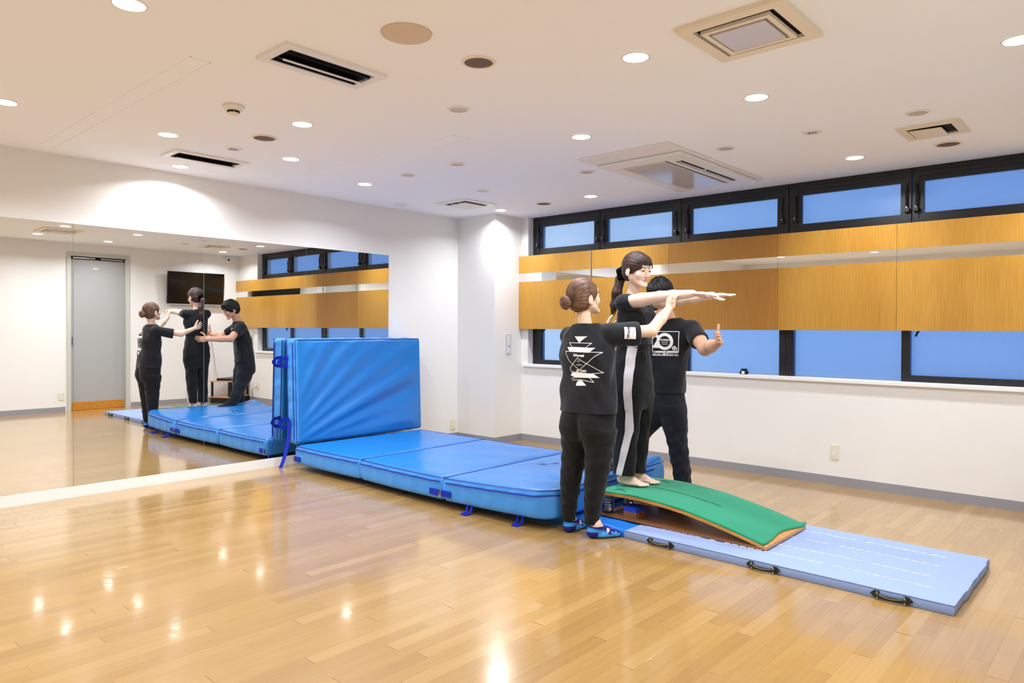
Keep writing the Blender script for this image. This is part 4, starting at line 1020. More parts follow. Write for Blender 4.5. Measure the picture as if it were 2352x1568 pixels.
class Decal:     # drawing on a plane: origin, U (right), V (up)
    def __init__(s, O, U, V): s.O, s.U, s.V = Vector(O), Vector(U).normalized(), Vector(V).normalized(); s.bm = bmesh.new()
    def p(s, u, v): return s.O+s.U*u+s.V*v
    def poly(s, pts):
        f = s.bm.faces.new([s.bm.verts.new(s.p(*q)) for q in pts]); bmesh.ops.triangulate(s.bm, faces=[f]) if len(pts) > 4 else None
    def line(s, pts, w_=.003, closed=False):
        pts = list(pts)+([pts[0]] if closed else [])
        for (a, b_), (c, d) in zip(pts, pts[1:]):
            l_ = math.hypot(c-a, d-b_); 
            if l_ < 1e-5: continue
            nx_, ny_ = -(d-b_)/l_*w_/2, (c-a)/l_*w_/2; ex, ey = (c-a)/l_*w_*.3, (d-b_)/l_*w_*.3
            s.poly([(a+nx_-ex, b_+ny_-ey), (a-nx_-ex, b_-ny_-ey), (c-nx_+ex, d-ny_+ey), (c+nx_+ex, d+ny_+ey)])
    def ring(s, u, v, r0, r1, n=36):
        for k in range(n):
            a, b_ = 2*PI*k/n, 2*PI*(k+1)/n; s.poly([(u+r0*math.cos(a), v+r0*math.sin(a)), (u+r1*math.cos(a), v+r1*math.sin(a)), (u+r1*math.cos(b_), v+r1*math.sin(b_)), (u+r0*math.cos(b_), v+r0*math.sin(b_))])
    def text(s, t, u, v, h, ang=0, bold=.0, wide=1.0, shear=0, serif=0):
        cu = bpy.data.curves.new('t', 'FONT'); cu.body = t; cu.size = h*1.4; cu.align_x = 'CENTER'; cu.align_y = 'CENTER'; cu.offset = bold; cu.shear = shear; cu.resolution_u = 3
        ob = bpy.data.objects.new('t', cu); COL.objects.link(ob); bpy.context.view_layer.update(); dg = bpy.context.evaluated_depsgraph_get()
        me = bpy.data.meshes.new_from_object(ob.evaluated_get(dg)); ca, sa = math.cos(ang), math.sin(ang); base = len(s.bm.verts)
        vs = []
        for q in me.vertices:
            a, b_ = q.co.x*wide, q.co.y; vs.append(s.bm.verts.new(s.p(u+a*ca-b_*sa, v+a*sa+b_*ca)))
        for f in me.polygons:
            try: s.bm.faces.new([vs[i] for i in f.vertices])
            except ValueError: pass
        COL.objects.unlink(ob); bpy.data.objects.remove(ob); bpy.data.curves.remove(cu); bpy.data.meshes.remove(me)
    def place(s, tree, D, name, par, mtn='print', off=.002, l_=.012):
        subdiv(s.bm, l_); return project(s.bm, tree, D, off, mtn, name, par)
def strands(b, pts_fn, n, r, seg=8):
    for i in range(n):
        P_ = [Vector(pts_fn(i, t)) for t in np.linspace(0, 1, seg)]; b.tube(P_, [r*(1-.75*t) for t in np.linspace(0, 1, seg)], 5)
def hair_cap(fr, d, sc=1., front=.11, puff=.012, zface=-.03, neckz=-.075, ear=True, fringe=0):
    F = Field(fr.o-.17, fr.o+.17, d); R = fr.R; P = lambda x, y, z: fr.P(x*sc, y*sc, z*sc)
    F.ell(P(0, -.016, .034), (.073*sc+puff, .094*sc+puff, .082*sc+puff), R, .01)
    F.ell(P(0, -.040, -.022), (.062*sc+puff, .060*sc+puff*.8, .062*sc), R, .03)
    return F

# ================================================================ woman in front, hair in a bun
def shirt_mat_cls(c): return np.zeros(len(c), int)
OA = np.array([3.375, -2.56, 0])
pa = empty('person', (3.36, -2.56, 0), 'woman with brown hair bun, black T-shirt with white back print, seen from behind', 'person')
hA = Frame((3.354, -2.540, 1.464), (.30, .92, .18))
LS, RS = (3.232, -2.535, 1.228), (3.535, -2.515, 1.246)
RE, RW = (3.706, -2.335, 1.262), (3.743, -2.195, 1.398)
LE, LW = (3.125, -2.280, 1.190), (3.190, -2.075, 1.262)
F = Field((3.0, -2.78, 0), (3.86, -1.90, 1.60), .0031, (1.10, .009))
tor = [(.70, 3.400, -2.56, .140, .085, 0), (.85, 3.400, -2.56, .135, .085, 0), (1.0, 3.394, -2.555, .125, .075, 0), (1.12, 3.388, -2.553, .130, .080, 0), (1.20, 3.380, -2.548, .120, .070, .05), (1.26, 3.37, -2.546, .07, .045, .05)]
F.loft(tor, .02); nkA = (3.368, -2.552, 1.275)
F.cone((3.368, -2.545, 1.245), LS, .030, .034, .02); F.cone((3.368, -2.545, 1.245), RS, .030, .036, .02)
F.cone(LS, LE, .036, .036, .01); F.cone(LE, LW, .036, .023, .015); F.cone(RS, RE, .040, .037, .01); F.chain([RE, tuple(.45*np.array(RE)+.55*np.array(RW)), RW], [.037, .034, .0235], .015)
head(F, hA, nkA, .045)
# right hand: palm below the forearm of the gymnast, thumb on the near side
hand(F, RW, (.12, .25, .95), (.10, .96, .10), [(.1, -.25, 1), (.12, -.1, 1), (.1, .1, 1)], np.array([.4, -.9, .2]), curl=(.9, .95, 1.0, 1.05), spread=.05, sc=.86)
hand(F, LW, (.35, .75, .30), (1, -.2, .05), [(.0, .35, .9), (.2, .5, .8), (.3, .6, .7)], np.array([0, 0, 1.]), curl=.12, spread=.14, sc=.92)
for (h_, x2) in (((3.30, -2.555), (3.258, -2.565)), ((3.485, -2.55), (3.440, -2.555))):
    F.chain([(h_[0]*.8+3.40*.2, h_[1], .72), (x2[0]+.018, x2[1], .42), (x2[0]+.002, x2[1], .10)], [.060, .040, .030], .01)
foot(F, (3.268, -2.605, .003), (3.250, -2.370, .003), .95, False); foot(F, (3.432, -2.600, .003), (3.555, -2.405, .003), .95, False)
bodyA = adopt(F.mesh('body', ['skin_a', 'lip'], 1, lipmask(hA)), pa)
# trousers
F = Field((3.12, -2.74, .05), (3.66, -2.38, .92), .006)
wf = folds(.0022, 60, 45, 1.1)
F.loft([(.60, 3.402, -2.56, .160, .108, 0), (.66, 3.402, -2.56, .174, .118, 0), (.76, 3.404, -2.56, .180, .124, 0), (.90, 3.40, -2.56, .165, .112, 0)], .02, n=2.2)
F.loft([(.076, 3.262, -2.572, .041, .045, 0), (.12, 3.262, -2.572, .044, .050, 0), (.34, 3.275, -2.567, .063, .072, 0), (.50, 3.302, -2.560, .080, .086, 0), (.66, 3.318, -2.56, .096, .112, 0)], .03, n=2.1, wob=wf)
F.loft([(.082, 3.434, -2.566, .043, .047, 0), (.13, 3.437, -2.566, .047, .052, 0), (.34, 3.460, -2.560, .065, .074, 0), (.50, 3.482, -2.560, .082, .088, 0), (.66, 3.486, -2.56, .098, .112, 0)], .03, n=2.1, wob=folds(.0022, 60, 45, 2.3))
for cx_ in (3.33, 3.475): F.ell((cx_, -2.640, .690), (.075, .052, .082), None, .04)
F.ell((3.402, -2.70, .62), (.010, .030, .10), None, .03, True)
trA = adopt(F.mesh('trousers', ['blackpant'], 1), pa)
# T-shirt with wide sleeves
F = Field((3.08, -2.75, .74), (3.74, -2.26, 1.34), .0038)
wf = folds(.0048, 26, 17, .4)
F.loft([(.765, 3.404, -2.560, .190, .132, 0), (.85, 3.402, -2.560, .185, .126, 0), (1.0, 3.396, -2.558, .178, .118, 0), (1.10, 3.390, -2.556, .184, .120, 0), (1.18, 3.382, -2.550, .176, .112, .04), (1.235, 3.376, -2.548, .150, .094, .05), (1.272, 3.370, -2.548, .105, .074, .05), (1.300, 3.368, -2.548, .070, .060, .05)], .02, n=2.3, zlo=.765, wob=wf)
F.cone((3.368, -2.552, 1.248), LS, .050, .054, .03); F.cone((3.368, -2.552, 1.248), RS, .050, .060, .03)
sle = np.array(LS)+.62*(np.array(LE)-LS); sre = np.array(RS)+.56*(np.array(RE)-RS)
F.cone(LS, sle+[0, 0, -.012], .054, .062, .02); F.cone(np.array(RS)+[0, 0, -.006], sre+[0, 0, -.012], .066, .076, .02)
F.cone(sre+unit(np.array(RE)-RS)*.0+[0, 0, -.012], sre+unit(np.array(RE)-RS)*.10+[0, 0, -.012], .064, .070, .003, True)
F.cone(sle+[0, 0, -.012], sle+unit(np.array(LE)-LS)*.10+[0, 0, -.012], .055, .060, .003, True)
d_ = unit(np.array(RE)-RS); X_, Y_, Z_ = F.x[:, None, None], F.y[None, :, None], F.z[None, None, :]
pl = sre+d_*.032; g_ = ((X_-pl[0])*d_[0]+(Y_-pl[1])*d_[1]+(Z_-pl[2])*d_[2]).astype(np.float32); g_[(X_+0*Y_+0*Z_) < 3.50] = -1; F.V = np.maximum(F.V, g_)
d_ = unit(np.array(LE)-LS); pl = sle+d_*.03; g_ = ((X_-pl[0])*d_[0]+(Y_-pl[1])*d_[1]+(Z_-pl[2])*d_[2]).astype(np.float32); g_[(0*X_+Y_+0*Z_) < -2.44] = -1; F.V = np.maximum(F.V, g_)
F.cone((3.368, -2.545, 1.305), (3.366, -2.53, 1.40), .052, .062, .006, True)
shA = adopt(F.mesh('t_shirt', ['blackcloth'], 3), pa)
b = MB().m('blackcloth').tube([(3.3675+.058*math.cos(2*PI*k/30), -2.549+.056*math.sin(2*PI*k/30), 1.292-.012*math.sin(2*PI*k/30)+.004*math.cos(4*PI*k/30)) for k in range(31)], .0055, 8); b.build('collar', shA, True)
tA = bvh(shA)
# back print: measured on the plane of her back
D_ = Decal((3.412, -2.68, 1.101), (1, 0, 0), (0, 0, 1))
def uvp(px, py):    # offsets of the print on the plane of the back (photo measurements turned into metres)
    return ((px-1328.5)*.00325, (820-py)*.002665)
def pp_(*l_): return [uvp(*q) for q in l_]
D_.poly(pp_((1312, 773), (1339, 773), (1325.5, 787.5)))
D_.line(pp_((1302.5, 787.5), (1351, 788), (1342, 798), (1311, 797.5)), .0032, True)
D_.poly(pp_((1299, 797.5), (1359, 798), (1350, 809), (1308, 808)))
D_.line(pp_((1297, 807), (1369, 808), (1331, 848), (1326, 845), (1308, 829), (1299, 812)), .0032, True)
D_.line(pp_((1308, 845), (1327, 821.5), (1374, 853), (1352, 856), (1311, 853), (1308, 845)), .0032)
D_.poly(pp_((1309, 861), (1313, 854.5), (1357, 856), (1368, 864.5), (1320, 866)))
D_.line(pp_((1312, 868.5), (1319, 866.5)), .003); D_.line(pp_((1314, 872), (1332, 870), (1360, 874.5), (1352, 865.5)), .0032)
D_.poly(pp_((1324, 884), (1325, 876), (1329, 871.5), (1336, 872), (1346, 882.5)))
D_.text('Worsal', *uvp(1328.5, 816), .0155, 0, .0009, 1.14); D_.text('EST.2002', *uvp(1333, 850.5), .0125, 0, .0007, 1.08, .25)
D_.text('TOKYO', *uvp(1329, 828.5), .0035, 0, .0002, 1.3); D_.text('&', *uvp(1330, 832.5), .004, 0, .0002); D_.text('YOKOHAMA', *uvp(1330, 837), .0042, 0, .0003, 1.2)
D_.place(tA, (0, 1, 0), 'back_print', shA)
# sleeve patch
sdir = unit(np.array(RE)-RS); up_ = np.array([0, 0, 1.]); nrm = unit(np.cross(sdir, up_)); upv = unit(np.cross(nrm, sdir))
pc = np.array(RS)+sdir*.098+np.array([0, 0, -.002])
D_ = Decal(pc, sdir, upv); D_.poly([(-.034, -.034), (.034, -.040), (.036, .030), (-.030, .036)]); pt = D_.place(tA, -nrm, 'sleeve_patch', shA)
D_ = Decal(pc, sdir, upv); D_.text('Worsal', -.008, .006, .018, PI/2-.1, .0006, 1.0); D_.line([(.014, -.016), (.014, .014)], .0012); D_.place(tA, -nrm, 'patch_lettering', pt, 'printblack', .0032)
# hair
P = hA.P; R = hA.R
F = hair_cap(hA, .0022, puff=.011)
F.ell(P(0, .118, -.044), (.072, .082, .098), R, .010, True); F.ell(P(0, .05, -.115), (.09, .075, .05), R, .015, True)
for sx_ in (-1, 1): F.ell(P(sx_*.088, -.004, -.022), (.026, .028, .040), R, .008, True)
F.ell(P(0, -.01, -.135), (.10, .12, .048), R, .01, True)
F.grooves(np.array(P(0, 0, .0)), R @ np.array([0, 1, -.05]), .0011, 52)
hr = adopt(F.mesh('hair', ['hair_a'], 0), bodyA)
F = Field(np.array(P(0, -.160, -.01))-.075, np.array(P(0, -.160, -.01))+.075, .003)
ax_ = unit(R @ np.array([0, -1, .05])); s1, s2 = R @ np.array([1, 0, 0.]), R @ np.array([0, 0, 1.])
cb = np.array(P(0, -.148, -.006))
for k in range(16):
    a, a2 = 2*PI*k/16, 2*PI*(k+1)/16
    F.cone(cb+(s1*math.cos(a)+s2*math.sin(a))*.022, cb+(s1*math.cos(a2)+s2*math.sin(a2))*.023, .0195, .0195, .006)
F.cone(cb-ax_*.035, cb, .022, .022, .01)
F.ell(cb+ax_*.014, (.016, .016, .016), None, .006)
F.grooves(cb, ax_, .0014, 22)
adopt(F.mesh('hair_bun', ['hair_a'], 0), hr)
b = MB().m('hair_a')
strands(b, lambda i, t: P(((i % 2)*2-1)*(.0745-.004*t), .022+.006*t+.003*(i//2)+.003*math.sin(6*t), .02-.055*t-.004*i), 6, .0011)
strands(b, lambda i, t: P(-.03+.012*i, -.066-.018*t-.01*math.sin(i*2), -.066-.045*t), 6, .0013)
strands(b, lambda i, t: P(.028*math.cos(i*1.1)*(1-.2*t), -.140-.010*math.sin(i)-.012*t, -.012+.028*math.sin(i*1.1)+.012*t), 8, .0012)
b.build('loose_strands', hr, True); face_parts(bodyA, hA, 'hair_a', 1., .8)
# socks
def sock(heel, toe, sc, ph):
    F = Field(np.minimum(heel, toe)-[.06, .06, .004], np.maximum(heel, toe)+[.06, .06, .12], .003)
    foot(F, np.array(heel)+[0, 0, .0], np.array(toe), sc*1.06, False); F.V -= .0025
    an = np.array(heel)+(np.array(toe)-heel)*.20; F.cone(an+[0, 0, .04], an+[0, 0, .078], .038, .036, .01)
    F.V = np.maximum(F.V, (F.z[None, None, :]-.074+0*F.x[:, None, None]+0*F.y[None, :, None]).astype(np.float32)); F.V = np.maximum(F.V, (.0035-F.z[None, None, :]+0*F.x[:, None, None]+0*F.y[None, :, None]).astype(np.float32))
    h_, d = np.array(heel), np.array(toe)-heel; l_ = np.linalg.norm(d); d = d/l_; s_ = np.cross(d, [0, 0, 1.])
    def cl(c):
        a = ((c-h_) @ d)/l_; z = c[:, 2]; q = (c-h_) @ s_; r = np.zeros(len(c), int)
        r[(a < .22) & (z < .044)] = 1; r[z > .060-.05*(a-.2)] = 1; r[a > .86] = 1; r[(np.abs(a-.62+.08*np.sin(q*60)) < .05) & (z > .026)] = 1
        r[((a-.52)/.045)**2+((z-.050)/.012)**2 < 1] = 2; r[(np.abs(np.sin(a*26+ph)*np.cos(z*170)) > .95) & (a > .3) & (a < .8)] = 2
        return r
    return adopt(F.mesh('sock', ['sock', 'socknavy', 'sockpatch'], 1, cl), pa)
sock((3.268, -2.605, .004), (3.250, -2.370, .004), .95, 0); sock((3.432, -2.600, .004), (3.555, -2.405, .004), .95, 1.2)

# ================================================================ gymnast on the springboard
pb = empty('person', (3.36, -1.98, .215), 'barefoot woman with dark ponytail standing on the springboard with both arms stretched forward', 'person')
hB = Frame((3.385, -1.990, 1.668), (.95, -.20, -.12))
RS, LS = (3.365, -2.125, 1.445), (3.375, -1.845, 1.450)
RE, RW = (3.640, -2.125, 1.478), (3.862, -2.115, 1.492)
LE, LW = (3.640, -1.855, 1.470), (3.868, -1.865, 1.490)
F = Field((3.14, -2.26, .20), (4.14, -1.72, 1.80), .0029, (1.36, .009)); Y90 = PI/2
F.loft([(1.02, 3.352, -1.985, .115, .072, Y90), (1.15, 3.355, -1.985, .105, .070, Y90), (1.30, 3.37, -1.985, .115, .076, Y90), (1.42, 3.36, -1.985, .11, .062, Y90), (1.46, 3.352, -1.985, .07, .045, Y90)], .01)
nkB = (3.350, -1.985, 1.475)
for s_ in (RS, LS): F.cone((3.352, -1.985, 1.44), s_, .034, .038, .02)
F.chain([RS, tuple(.5*np.array(RS)+.5*np.array(RE)), RE, tuple(.6*np.array(RE)+.4*np.array(RW)), RW], [.042, .044, .036, .034, .0235], .014); F.chain([LS, tuple(.5*np.array(LS)+.5*np.array(LE)), LE, tuple(.6*np.array(LE)+.4*np.array(LW)), LW], [.042, .044, .036, .034, .0235], .014)
head(F, hB, nkB, .043)
hand(F, RW, (1, -.02, -.05), (-.05, 0, -1), [(.75, .25, -.45), (.9, .1, -.25), (1, .0, -.1)], np.array([0, 1., 0]), curl=(.16, .10, .08, .06), spread=.07, sc=.95)
hand(F, LW, (1, .0, .02), (0, 0, -1), [(.75, -.3, -.45), (.9, -.1, -.30), (1, .0, -.15)], np.array([0, -1., 0]), curl=(.10, .02, -.02, .03), spread=.06, sc=.95)
F.chain([(3.355, -2.05, 1.0), (3.335, -2.045, .65), (3.325, -2.035, .32), (3.318, -2.030, .285)], [.055, .042, .034, .033], .02)
F.chain([(3.355, -1.92, 1.0), (3.345, -1.905, .65), (3.335, -1.900, .32), (3.328, -1.898, .285)], [.055, .042, .034, .033], .02)
foot(F, (3.268, -2.030, .2215), (3.500, -2.020, .2245), .95); foot(F, (3.280, -1.898, .2215), (3.512, -1.902, .2245), .95)
bodyB = adopt(F.mesh('body', ['skin_pale', 'lip'], 1, lipmask(hB)), pb)
F = Field((3.16, -2.20, .27), (3.58, -1.76, 1.20), .006)
F.loft([(.735, 3.354, -1.985, .140, .100, Y90), (.82, 3.355, -1.985, .162, .122, Y90), (.90, 3.35, -1.985, .168, .128, Y90), (1.0, 3.345, -1.985, .160, .120, Y90), (1.10, 3.352, -1.985, .140, .104, Y90), (1.16, 3.355, -1.985, .130, .098, Y90), (1.178, 3.355, -1.985, .129, .097, Y90)], .015, n=2.2, wob=folds(.0015, 50, 30, .9))
for (yc, ph) in ((-2.052, .3), (-1.915, 1.9)):
    F.loft([(.292, 3.330, yc, .053, .080, Y90), (.34, 3.330, yc, .053, .080, Y90), (.60, 3.345, yc-.002*(1 if yc < -2 else -1), .060, .092, Y90), (.74, 3.350, yc, .068, .106, Y90), (.84, 3.352, yc+.006, .082, .114, Y90)], .012, n=2.3, wob=folds(.0024, 30, 20, ph))
trB = adopt(F.mesh('trousers', ['blackpant'], 1), pb)
tB = bvh(trB)
bm_ = bmesh.new(); g = {}
for j in range(90):
    z = .294+(1.165-.294)*j/89; xc = float(np.interp(z, [.29, .33, .48, .60, .86, 1.17], [3.322, 3.332, 3.372, 3.402, 3.408, 3.412]))
    for i in range(7): g[i, j] = bm_.verts.new((xc+.049*(i/6-.5), -2.3, z))
for j in range(89):
    for i in range(6): bm_.faces.new((g[i, j], g[i+1, j], g[i+1, j+1], g[i, j+1]))
project(bm_, tB, (0, 1, 0), .002, 'stripe', 'side_stripe', trB, back=.2)
bm_ = bmesh.new(); g = {}
for j in range(90):
    z = .294+(1.165-.294)*j/89
    for i in range(7): g[i, j] = bm_.verts.new((3.345+.058*(i/6-.5), -1.6, z))
for j in range(89):
    for i in range(6): bm_.faces.new((g[i, j], g[i+1, j], g[i+1, j+1], g[i, j+1]))
project(bm_, tB, (0, -1, 0), .002, 'stripe', 'side_stripe', trB, back=.2)
b = MB().m('blackpant'); 
for zz in (1.135, 1.150, 1.165): b.tube([(3.355+.099*math.cos(2*PI*k/40), -1.985+.131*math.sin(2*PI*k/40), zz) for k in range(41)], .0045, 6)
b.build('waistband', trB, True)
b = MB().m('blackpant').tube([(3.452, -2.03, 1.12), (3.462, -2.035, 1.08), (3.472, -2.03, 1.04)], .003, 6).tube([(3.452, -2.01, 1.12), (3.466, -2.005, 1.07)], .003, 6); o = b.build('drawstring', trB, True)
F = Field((3.20, -2.22, 1.15), (3.56, -1.74, 1.53), .0036)
F.loft([(1.160, 3.357, -1.985, .132, .100, Y90), (1.22, 3.362, -1.985, .136, .106, Y90), (1.31, 3.378, -1.985, .148, .118, Y90), (1.38, 3.374, -1.985, .150, .110, Y90), (1.44, 3.362, -1.985, .140, .088, Y90), (1.49, 3.350, -1.985, .062, .056, Y90)], .02, n=2.2, zlo=1.168, wob=folds(.003, 34, 24, 1.6))
for sx_ in (-1, 1): F.ell((3.440, -1.985+sx_*.062, 1.325), (.045, .055, .055), None, .035)
for S_, E_ in ((RS, RE), (LS, LE)):
    F.cone((3.350, -1.985, 1.455), S_, .052, .054, .03); q = np.array(S_)+.36*(np.array(E_)-S_); F.cone(S_, q, .054, .054, .02)
pl = 3.438; g_ = ((F.x[:, None, None]-pl)*.93+(F.z[None, None, :]-1.44)*(.35)+0*F.y[None, :, None]).astype(np.float32)
msk = (F.z[None, None, :] > 1.385)+0*(F.x[:, None, None]+F.y[None, :, None]); sd = (np.abs(F.y[None, :, None]+1.985) > .085)+0*(F.x[:, None, None]+F.z[None, None, :]); g_[~((msk > 0) & (sd > 0))] = -1; F.V = np.maximum(F.V, g_)
F.cone((3.352, -1.985, 1.47), (3.372, -1.985, 1.58), .050, .070, .01, True)
shB = adopt(F.mesh('t_shirt', ['blackcloth'], 3), pb)
b = MB().m('blackcloth').tube([(3.356+.050*math.cos(2*PI*k/30), -1.985+.052*math.sin(2*PI*k/30), 1.489-.014*math.cos(2*PI*k/30)) for k in range(31)], .005, 8); b.build('collar', shB, True)
P = hB.P; R = hB.R
F = hair_cap(hB, .0022, puff=.012)
F.ell(P(0, .055, .062), (.052, .048, .040), R, .02)
F.ell(P(0, .130, -.048), (.066, .078, .098), R, .008, True); F.ell(P(0, .05, -.118), (.09, .075, .05), R, .015, True)
for sx_ in (-1, 1): F.ell(P(sx_*.088, .002, -.026), (.024, .026, .036), R, .008, True)
F.ell(P(0, -.01, -.14), (.10, .12, .052), R, .01, True)
F.cone(P(0, -.09, -.02), P(0, -.125, -.032), .034, .022, .03)
F.grooves(np.array(P(0, 0, .01)), R @ np.array([0, 1, .15]), .0009, 58)
hr = adopt(F.mesh('hair', ['hair_b'], 0), bodyB)
b = MB().m('hair_b')    # see-through fringe
def fr_(i, t):
    x = -.050+.100*i/33; g = math.sin(i*12.9898)*.5+.5
    return P(x*(1+.10*t)+.003*math.sin(i*3.1)*t, .088+.016*math.sin(1.6*t)-6.5*x*x, .078-(.036+.030*abs(g))*t-2*x*x)
strands(b, fr_, 34, .0015); strands(b, lambda i, t: P(((i % 2)*2-1)*(.0735-.010*t), .030-.010*t+.004*(i//2)+.004*math.sin(6*t+i), .02-.085*t-.005*i), 6, .0011)
b.build('fringe', hr, True)
F = Field((3.10, -2.12, 1.33), (3.30, -1.90, 1.68), .0032)
pc_ = [np.array(P(0, -.128, -.032)), np.array(P(0, -.150, -.065)), np.array((3.218, -1.985, 1.52)), np.array((3.200, -1.990, 1.44)), np.array((3.195, -1.995, 1.385))]
F.chain(pc_, [.020, .030, .032, .024, .008], .02)
F.grooves(np.array((3.208, -1.99, 1.5)), np.array([.1, 0, 1.]), .0016, 13)
pt = adopt(F.mesh('ponytail', ['hair_b'], 0), hr)
b = MB().m('hair_b')
def ps(i, t):
    q = t*3.99; k = min(int(q), 3); c = pc_[k]*(1-(q-k))+pc_[k+1]*(q-k); rr = [.018, .028, .030, .024, .012]; r = rr[k]*(1-(q-k))+rr[k+1]*(q-k)
    return c+np.array([math.cos(i*2.4)*r, math.sin(i*2.4)*r, -.022*t*((i*7) % 5)/4-.004])
strands(b, ps, 34, .0024, 12); b.build('loose_strands', pt, True)
cs = np.array(P(0, -.134, -.030)); ax_ = R @ np.array([0, -1, -.15]); s1, s2 = R @ np.array([1, 0, 0.]), unit(np.cross(ax_, R @ np.array([1, 0, 0.])))
F = Field(cs-.08, cs+.08, .0035)
for k in range(14):
    a, a2 = 2*PI*k/14, 2*PI*(k+1)/14; r0 = .032+.005*math.sin(k*2.3); F.cone(cs+(s1*math.cos(a)+s2*math.sin(a))*r0, cs+(s1*math.cos(a2)+s2*math.sin(a2))*.032, .019+.004*math.sin(k*1.7), .018, .004)
adopt(F.mesh('scrunchie', ['velvet'], 1), hr); face_parts(bodyB, hB, 'hair_b', 1., .35)

# ================================================================ man behind the springboard
pc = empty('person', (3.25, -1.45, 0), 'man in black T-shirt with white 20th print standing behind the springboard, hand raised', 'person')
hC = Frame((3.300, -1.545, 1.512), (.10, -.92, -.36))
RS, LS = (3.168, -1.470, 1.275), (3.470, -1.385, 1.272)
RE, RW = (3.075, -1.660, 1.125), (3.165, -1.925, 1.118)
LE, LW = (3.640, -1.510, 1.135), (3.782, -1.590, 1.185)
F = Field((2.90, -2.24, 0), (3.90, -1.20, 1.66), .0034, (1.04, .010))
F.loft([(.70, 3.236, -1.375, .120, .085, 0), (.95, 3.245, -1.38, .115, .080, 0), (1.12, 3.27, -1.40, .125, .085, 0), (1.22, 3.30, -1.415, .125, .070, 0), (1.29, 3.312, -1.42, .07, .045, 0)], .01)
nkC = (3.312, -1.430, 1.325)
for s_ in (RS, LS): F.cone((3.314, -1.425, 1.27), s_, .036, .044, .02)
F.chain([RS, RE, tuple(.6*np.array(RE)+.4*np.array(RW)), RW], [.054, .045, .042, .028], .016); F.chain([LS, tuple(.5*np.array(LS)+.5*np.array(LE)), LE, tuple(.55*np.array(LE)+.45*np.array(LW)), LW], [.050, .054, .046, .044, .028], .016)
head(F, hC, nkC, .055, 1.02, False)
hand(F, RW, (.42, -.9, .0), (.9, .42, 0), [(.1, -.4, .85), (.2, -.6, .6), (.3, -.8, .4)], np.array([0, 0, 1.]), curl=(.42, .42, .42, .45), spread=.10, sc=1.0)
hand(F, LW, (.46, -.80, .30), (-.75, -.45, -.12), [(.12, -.18, 1), (.02, -.02, 1), (.06, .06, 1)], np.array([0, 0, 1.]), curl=(.42, .48, .56, .66), spread=.015, sc=.98)
F.chain([(3.30, -1.38, .74), (3.365, -1.400, .45), (3.410, -1.382, .10)], [.075, .052, .036], .02); F.chain([(3.17, -1.39, .74), (3.105, -1.525, .48), (3.032, -1.660, .30)], [.07, .050, .036], .02)
foot(F, (3.405, -1.335, .003), (3.430, -1.590, .003), 1., False); foot(F, (3.035, -1.610, .224), (3.020, -1.860, .224), 1., False)
bodyC = adopt(F.mesh('body', ['skin_c', 'lip'], 1, lipmask(hC, 1.02)), pc)
F = Field((2.90, -1.82, .03), (3.56, -1.22, .90), .0065)
F.loft([(.66, 3.235, -1.378, .158, .114, 0), (.75, 3.236, -1.376, .162, .120, 0), (.88, 3.242, -1.376, .150, .110, 0)], .02, n=2.2)
wf = folds(.004, 34, 50, .7)
F.chain([(3.306, -1.378, .70), (3.335, -1.385, .58)], [.098, .090], .03)
F.loft([(.055, 3.412, -1.380, .052, .062, 0), (.10, 3.412, -1.382, .056, .066, 0), (.26, 3.394, -1.392, .064, .072, 0), (.43, 3.370, -1.402, .070, .080, 0), (.60, 3.328, -1.385, .090, .102, 0), (.70, 3.306, -1.378, .09, .112, 0)], .03, n=2.1, wob=wf)
F.chain([(3.175, -1.385, .70), (3.150, -1.44, .60), (3.100, -1.525, .47), (3.060, -1.60, .36), (3.034, -1.648, .262)], [.105, .096, .078, .066, .055], .03)
trC = adopt(F.mesh('trousers', ['bluepant'], 1), pc)
F = Field((2.98, -1.75, .78), (3.72, -1.20, 1.40), .0042)
F.loft([(.80, 3.240, -1.380, .162, .124, .12), (.95, 3.248, -1.385, .158, .120, .2), (1.10, 3.272, -1.400, .166, .124, .3), (1.20, 3.302, -1.412, .172, .118, .3), (1.285, 3.316, -1.420, .160, .098, .28), (1.325, 3.315, -1.425, .105, .078, .28), (1.355, 3.314, -1.430, .076, .068, .28)], .02, n=2.3, zlo=.80, wob=folds(.0032, 26, 18, 2.2))
for S_, E_ in ((RS, RE), (LS, LE)):
    F.cone((3.314, -1.425, 1.285), S_, .062, .066, .03); q = np.array(S_)+.52*(np.array(E_)-S_); F.cone(S_, q+[0, 0, -.004], .066, .070, .02); d_ = unit(np.array(E_)-S_); F.cone(q+d_*.012, q+d_*.12, .059, .064, .003, True)
X_, Y_, Z_ = F.x[:, None, None], F.y[None, :, None], F.z[None, None, :]
for S_, E_, cond in ((RS, RE, lambda: (0*X_+Y_+0*Z_) < -1.56), (LS, LE, lambda: (X_+0*Y_+0*Z_) > 3.52)):
    d_ = unit(np.array(E_)-S_); pl = np.array(S_)+.52*(np.array(E_)-S_)+d_*.026; g_ = ((X_-pl[0])*d_[0]+(Y_-pl[1])*d_[1]+(Z_-pl[2])*d_[2]).astype(np.float32); g_[~cond()] = -1; F.V = np.maximum(F.V, g_)
F.cone((3.313, -1.437, 1.350), (3.311, -1.475, 1.45), .060, .072, .006, True)
shC = adopt(F.mesh('t_shirt', ['blackcloth'], 3), pc)
tC = bvh(shC)
def dark_sock(heel, toe):
    F = Field(np.minimum(heel, toe)-[.08, .08, .0], np.maximum(heel, toe)+[.08, .08, .14], .004)
    foot(F, heel, toe, 1.05, False); F.V -= .003; F.V = np.maximum(F.V, (heel[2]+.001-F.z[None, None, :]+0*F.x[:, None, None]+0*F.y[None, :, None]).astype(np.float32))
    adopt(F.mesh('sock', ['bluepant'], 1), pc)
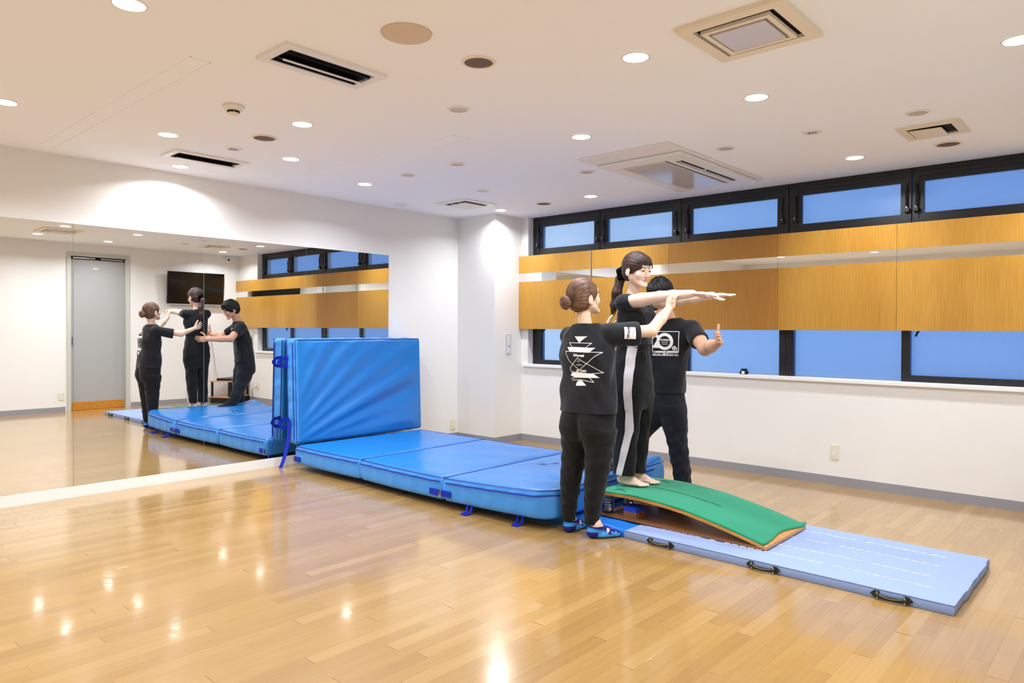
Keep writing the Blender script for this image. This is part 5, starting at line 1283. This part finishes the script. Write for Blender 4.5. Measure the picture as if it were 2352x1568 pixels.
dark_sock(np.array((3.405, -1.335, .003)), np.array((3.430, -1.590, .003))); dark_sock(np.array((3.035, -1.610, .224)), np.array((3.020, -1.860, .224)))
# front print (his front faces -Y; reading direction is +X)
def uvc(px, py): return ((px-UX)*UK, (UY-py)*.00315)
UX, UY, UK = 1525.5, 787.6, .00315
O_, CU, CD = (3.322, -1.522, 1.172), (.955, .296, 0), (-.296, .955, 0)
D_ = Decal(O_, CU, (0, 0, 1)); q = lambda *l_: [uvc(*a) for a in l_]
D_.line(q((1497, 761), (1559, 761), (1557, 806)), .005); D_.line(q((1497, 761), (1497, 806)), .005)
u0, v0 = uvc(1527, 784); D_.ring(u0, v0, .040, .062); D_.text('2', *uvc(1507, 785), .095, 0, .004); D_.text('th', *uvc(1549, 799), .030, 0, .002, 1.0)
D_.text('WORSAL', *uvc(1527, 780.5), .0115, 0, .0008, 1.15); D_.text('Anniversary', *uvc(1527, 785.5), .0075, 0, .0003); D_.text('Since 2002', *uvc(1527, 790), .0065, 0, .0003)
D_.place(tC, CD, 'chest_print', shC, l_=.014)
D_ = Decal(O_, CU, (0, 0, 1)); D_.poly(q((1497, 807), (1557, 805), (1556, 817), (1497, 817))); bp = D_.place(tC, CD, 'print_bar', shC, l_=.014)
D_ = Decal(O_, CU, (0, 0, 1)); D_.text('Worsal Company', *uvc(1529, 811.5), .022, 0, .0009, .98); D_.place(tC, CD, 'bar_lettering', bp, 'printblack', .0034, .012)
D_ = Decal((3.29, -1.27, 1.12), (-1, 0, 0), (0, 0, 1)); D_.ring(0, 0, .088, .094, 40); D_.ring(0, .01, .030, .050, 24); D_.poly([(-.07, -.055), (.07, -.055), (.07, -.035), (-.07, -.035)]); D_.place(tC, (0, -1, 0), 'back_print', shC, l_=.016)
P = hC.P; R = hC.R
F = hair_cap(hC, .0024, 1.02, puff=.015)
F.ell(P(0, .030, .080), (.070, .072, .040), R, .03)
F.ell(P(0, .135, -.050), (.074, .080, .088), R, .010, True); F.ell(P(0, .05, -.118), (.095, .075, .05), R, .015, True); F.ell(P(0, -.01, -.145), (.11, .13, .050), R, .01, True)
for sx_ in (-1, 1): F.ell(P(sx_*.094, .006, -.034), (.024, .026, .030), R, .008, True)
F.grooves(np.array(P(0, -.01, .0)), R @ np.array([0.1, .25, 1]), .0020, 34)
hr = adopt(F.mesh('hair', ['hair_c'], 0), bodyC)
b = MB().m('hair_c')
strands(b, lambda i, t: P(-.066+.132*i/29, .075+.034*t-2.4*(-.066+.132*i/29)**2*3, .100-.058*t-.010*math.sin(i*2.3)*t-1.8*(-.066+.132*i/29)**2), 30, .0036)
strands(b, lambda i, t: P((.03+.055*t)*math.cos(i*2.399)*(1+.02*i/60), -.012+(.035+.068*t)*math.sin(i*2.399), .134-.052*t*t-.012*t+.004*math.sin(i)), 60, .0042)
strands(b, lambda i, t: P(((i % 2)*2-1)*(.086-.004*t), .052-.008*(i//2)+.006*t, .03-.055*t-.004*math.sin(i)), 14, .0034)
b.build('fringe', hr, True); face_parts(bodyC, hC, 'hair_c', 1.02, .3)
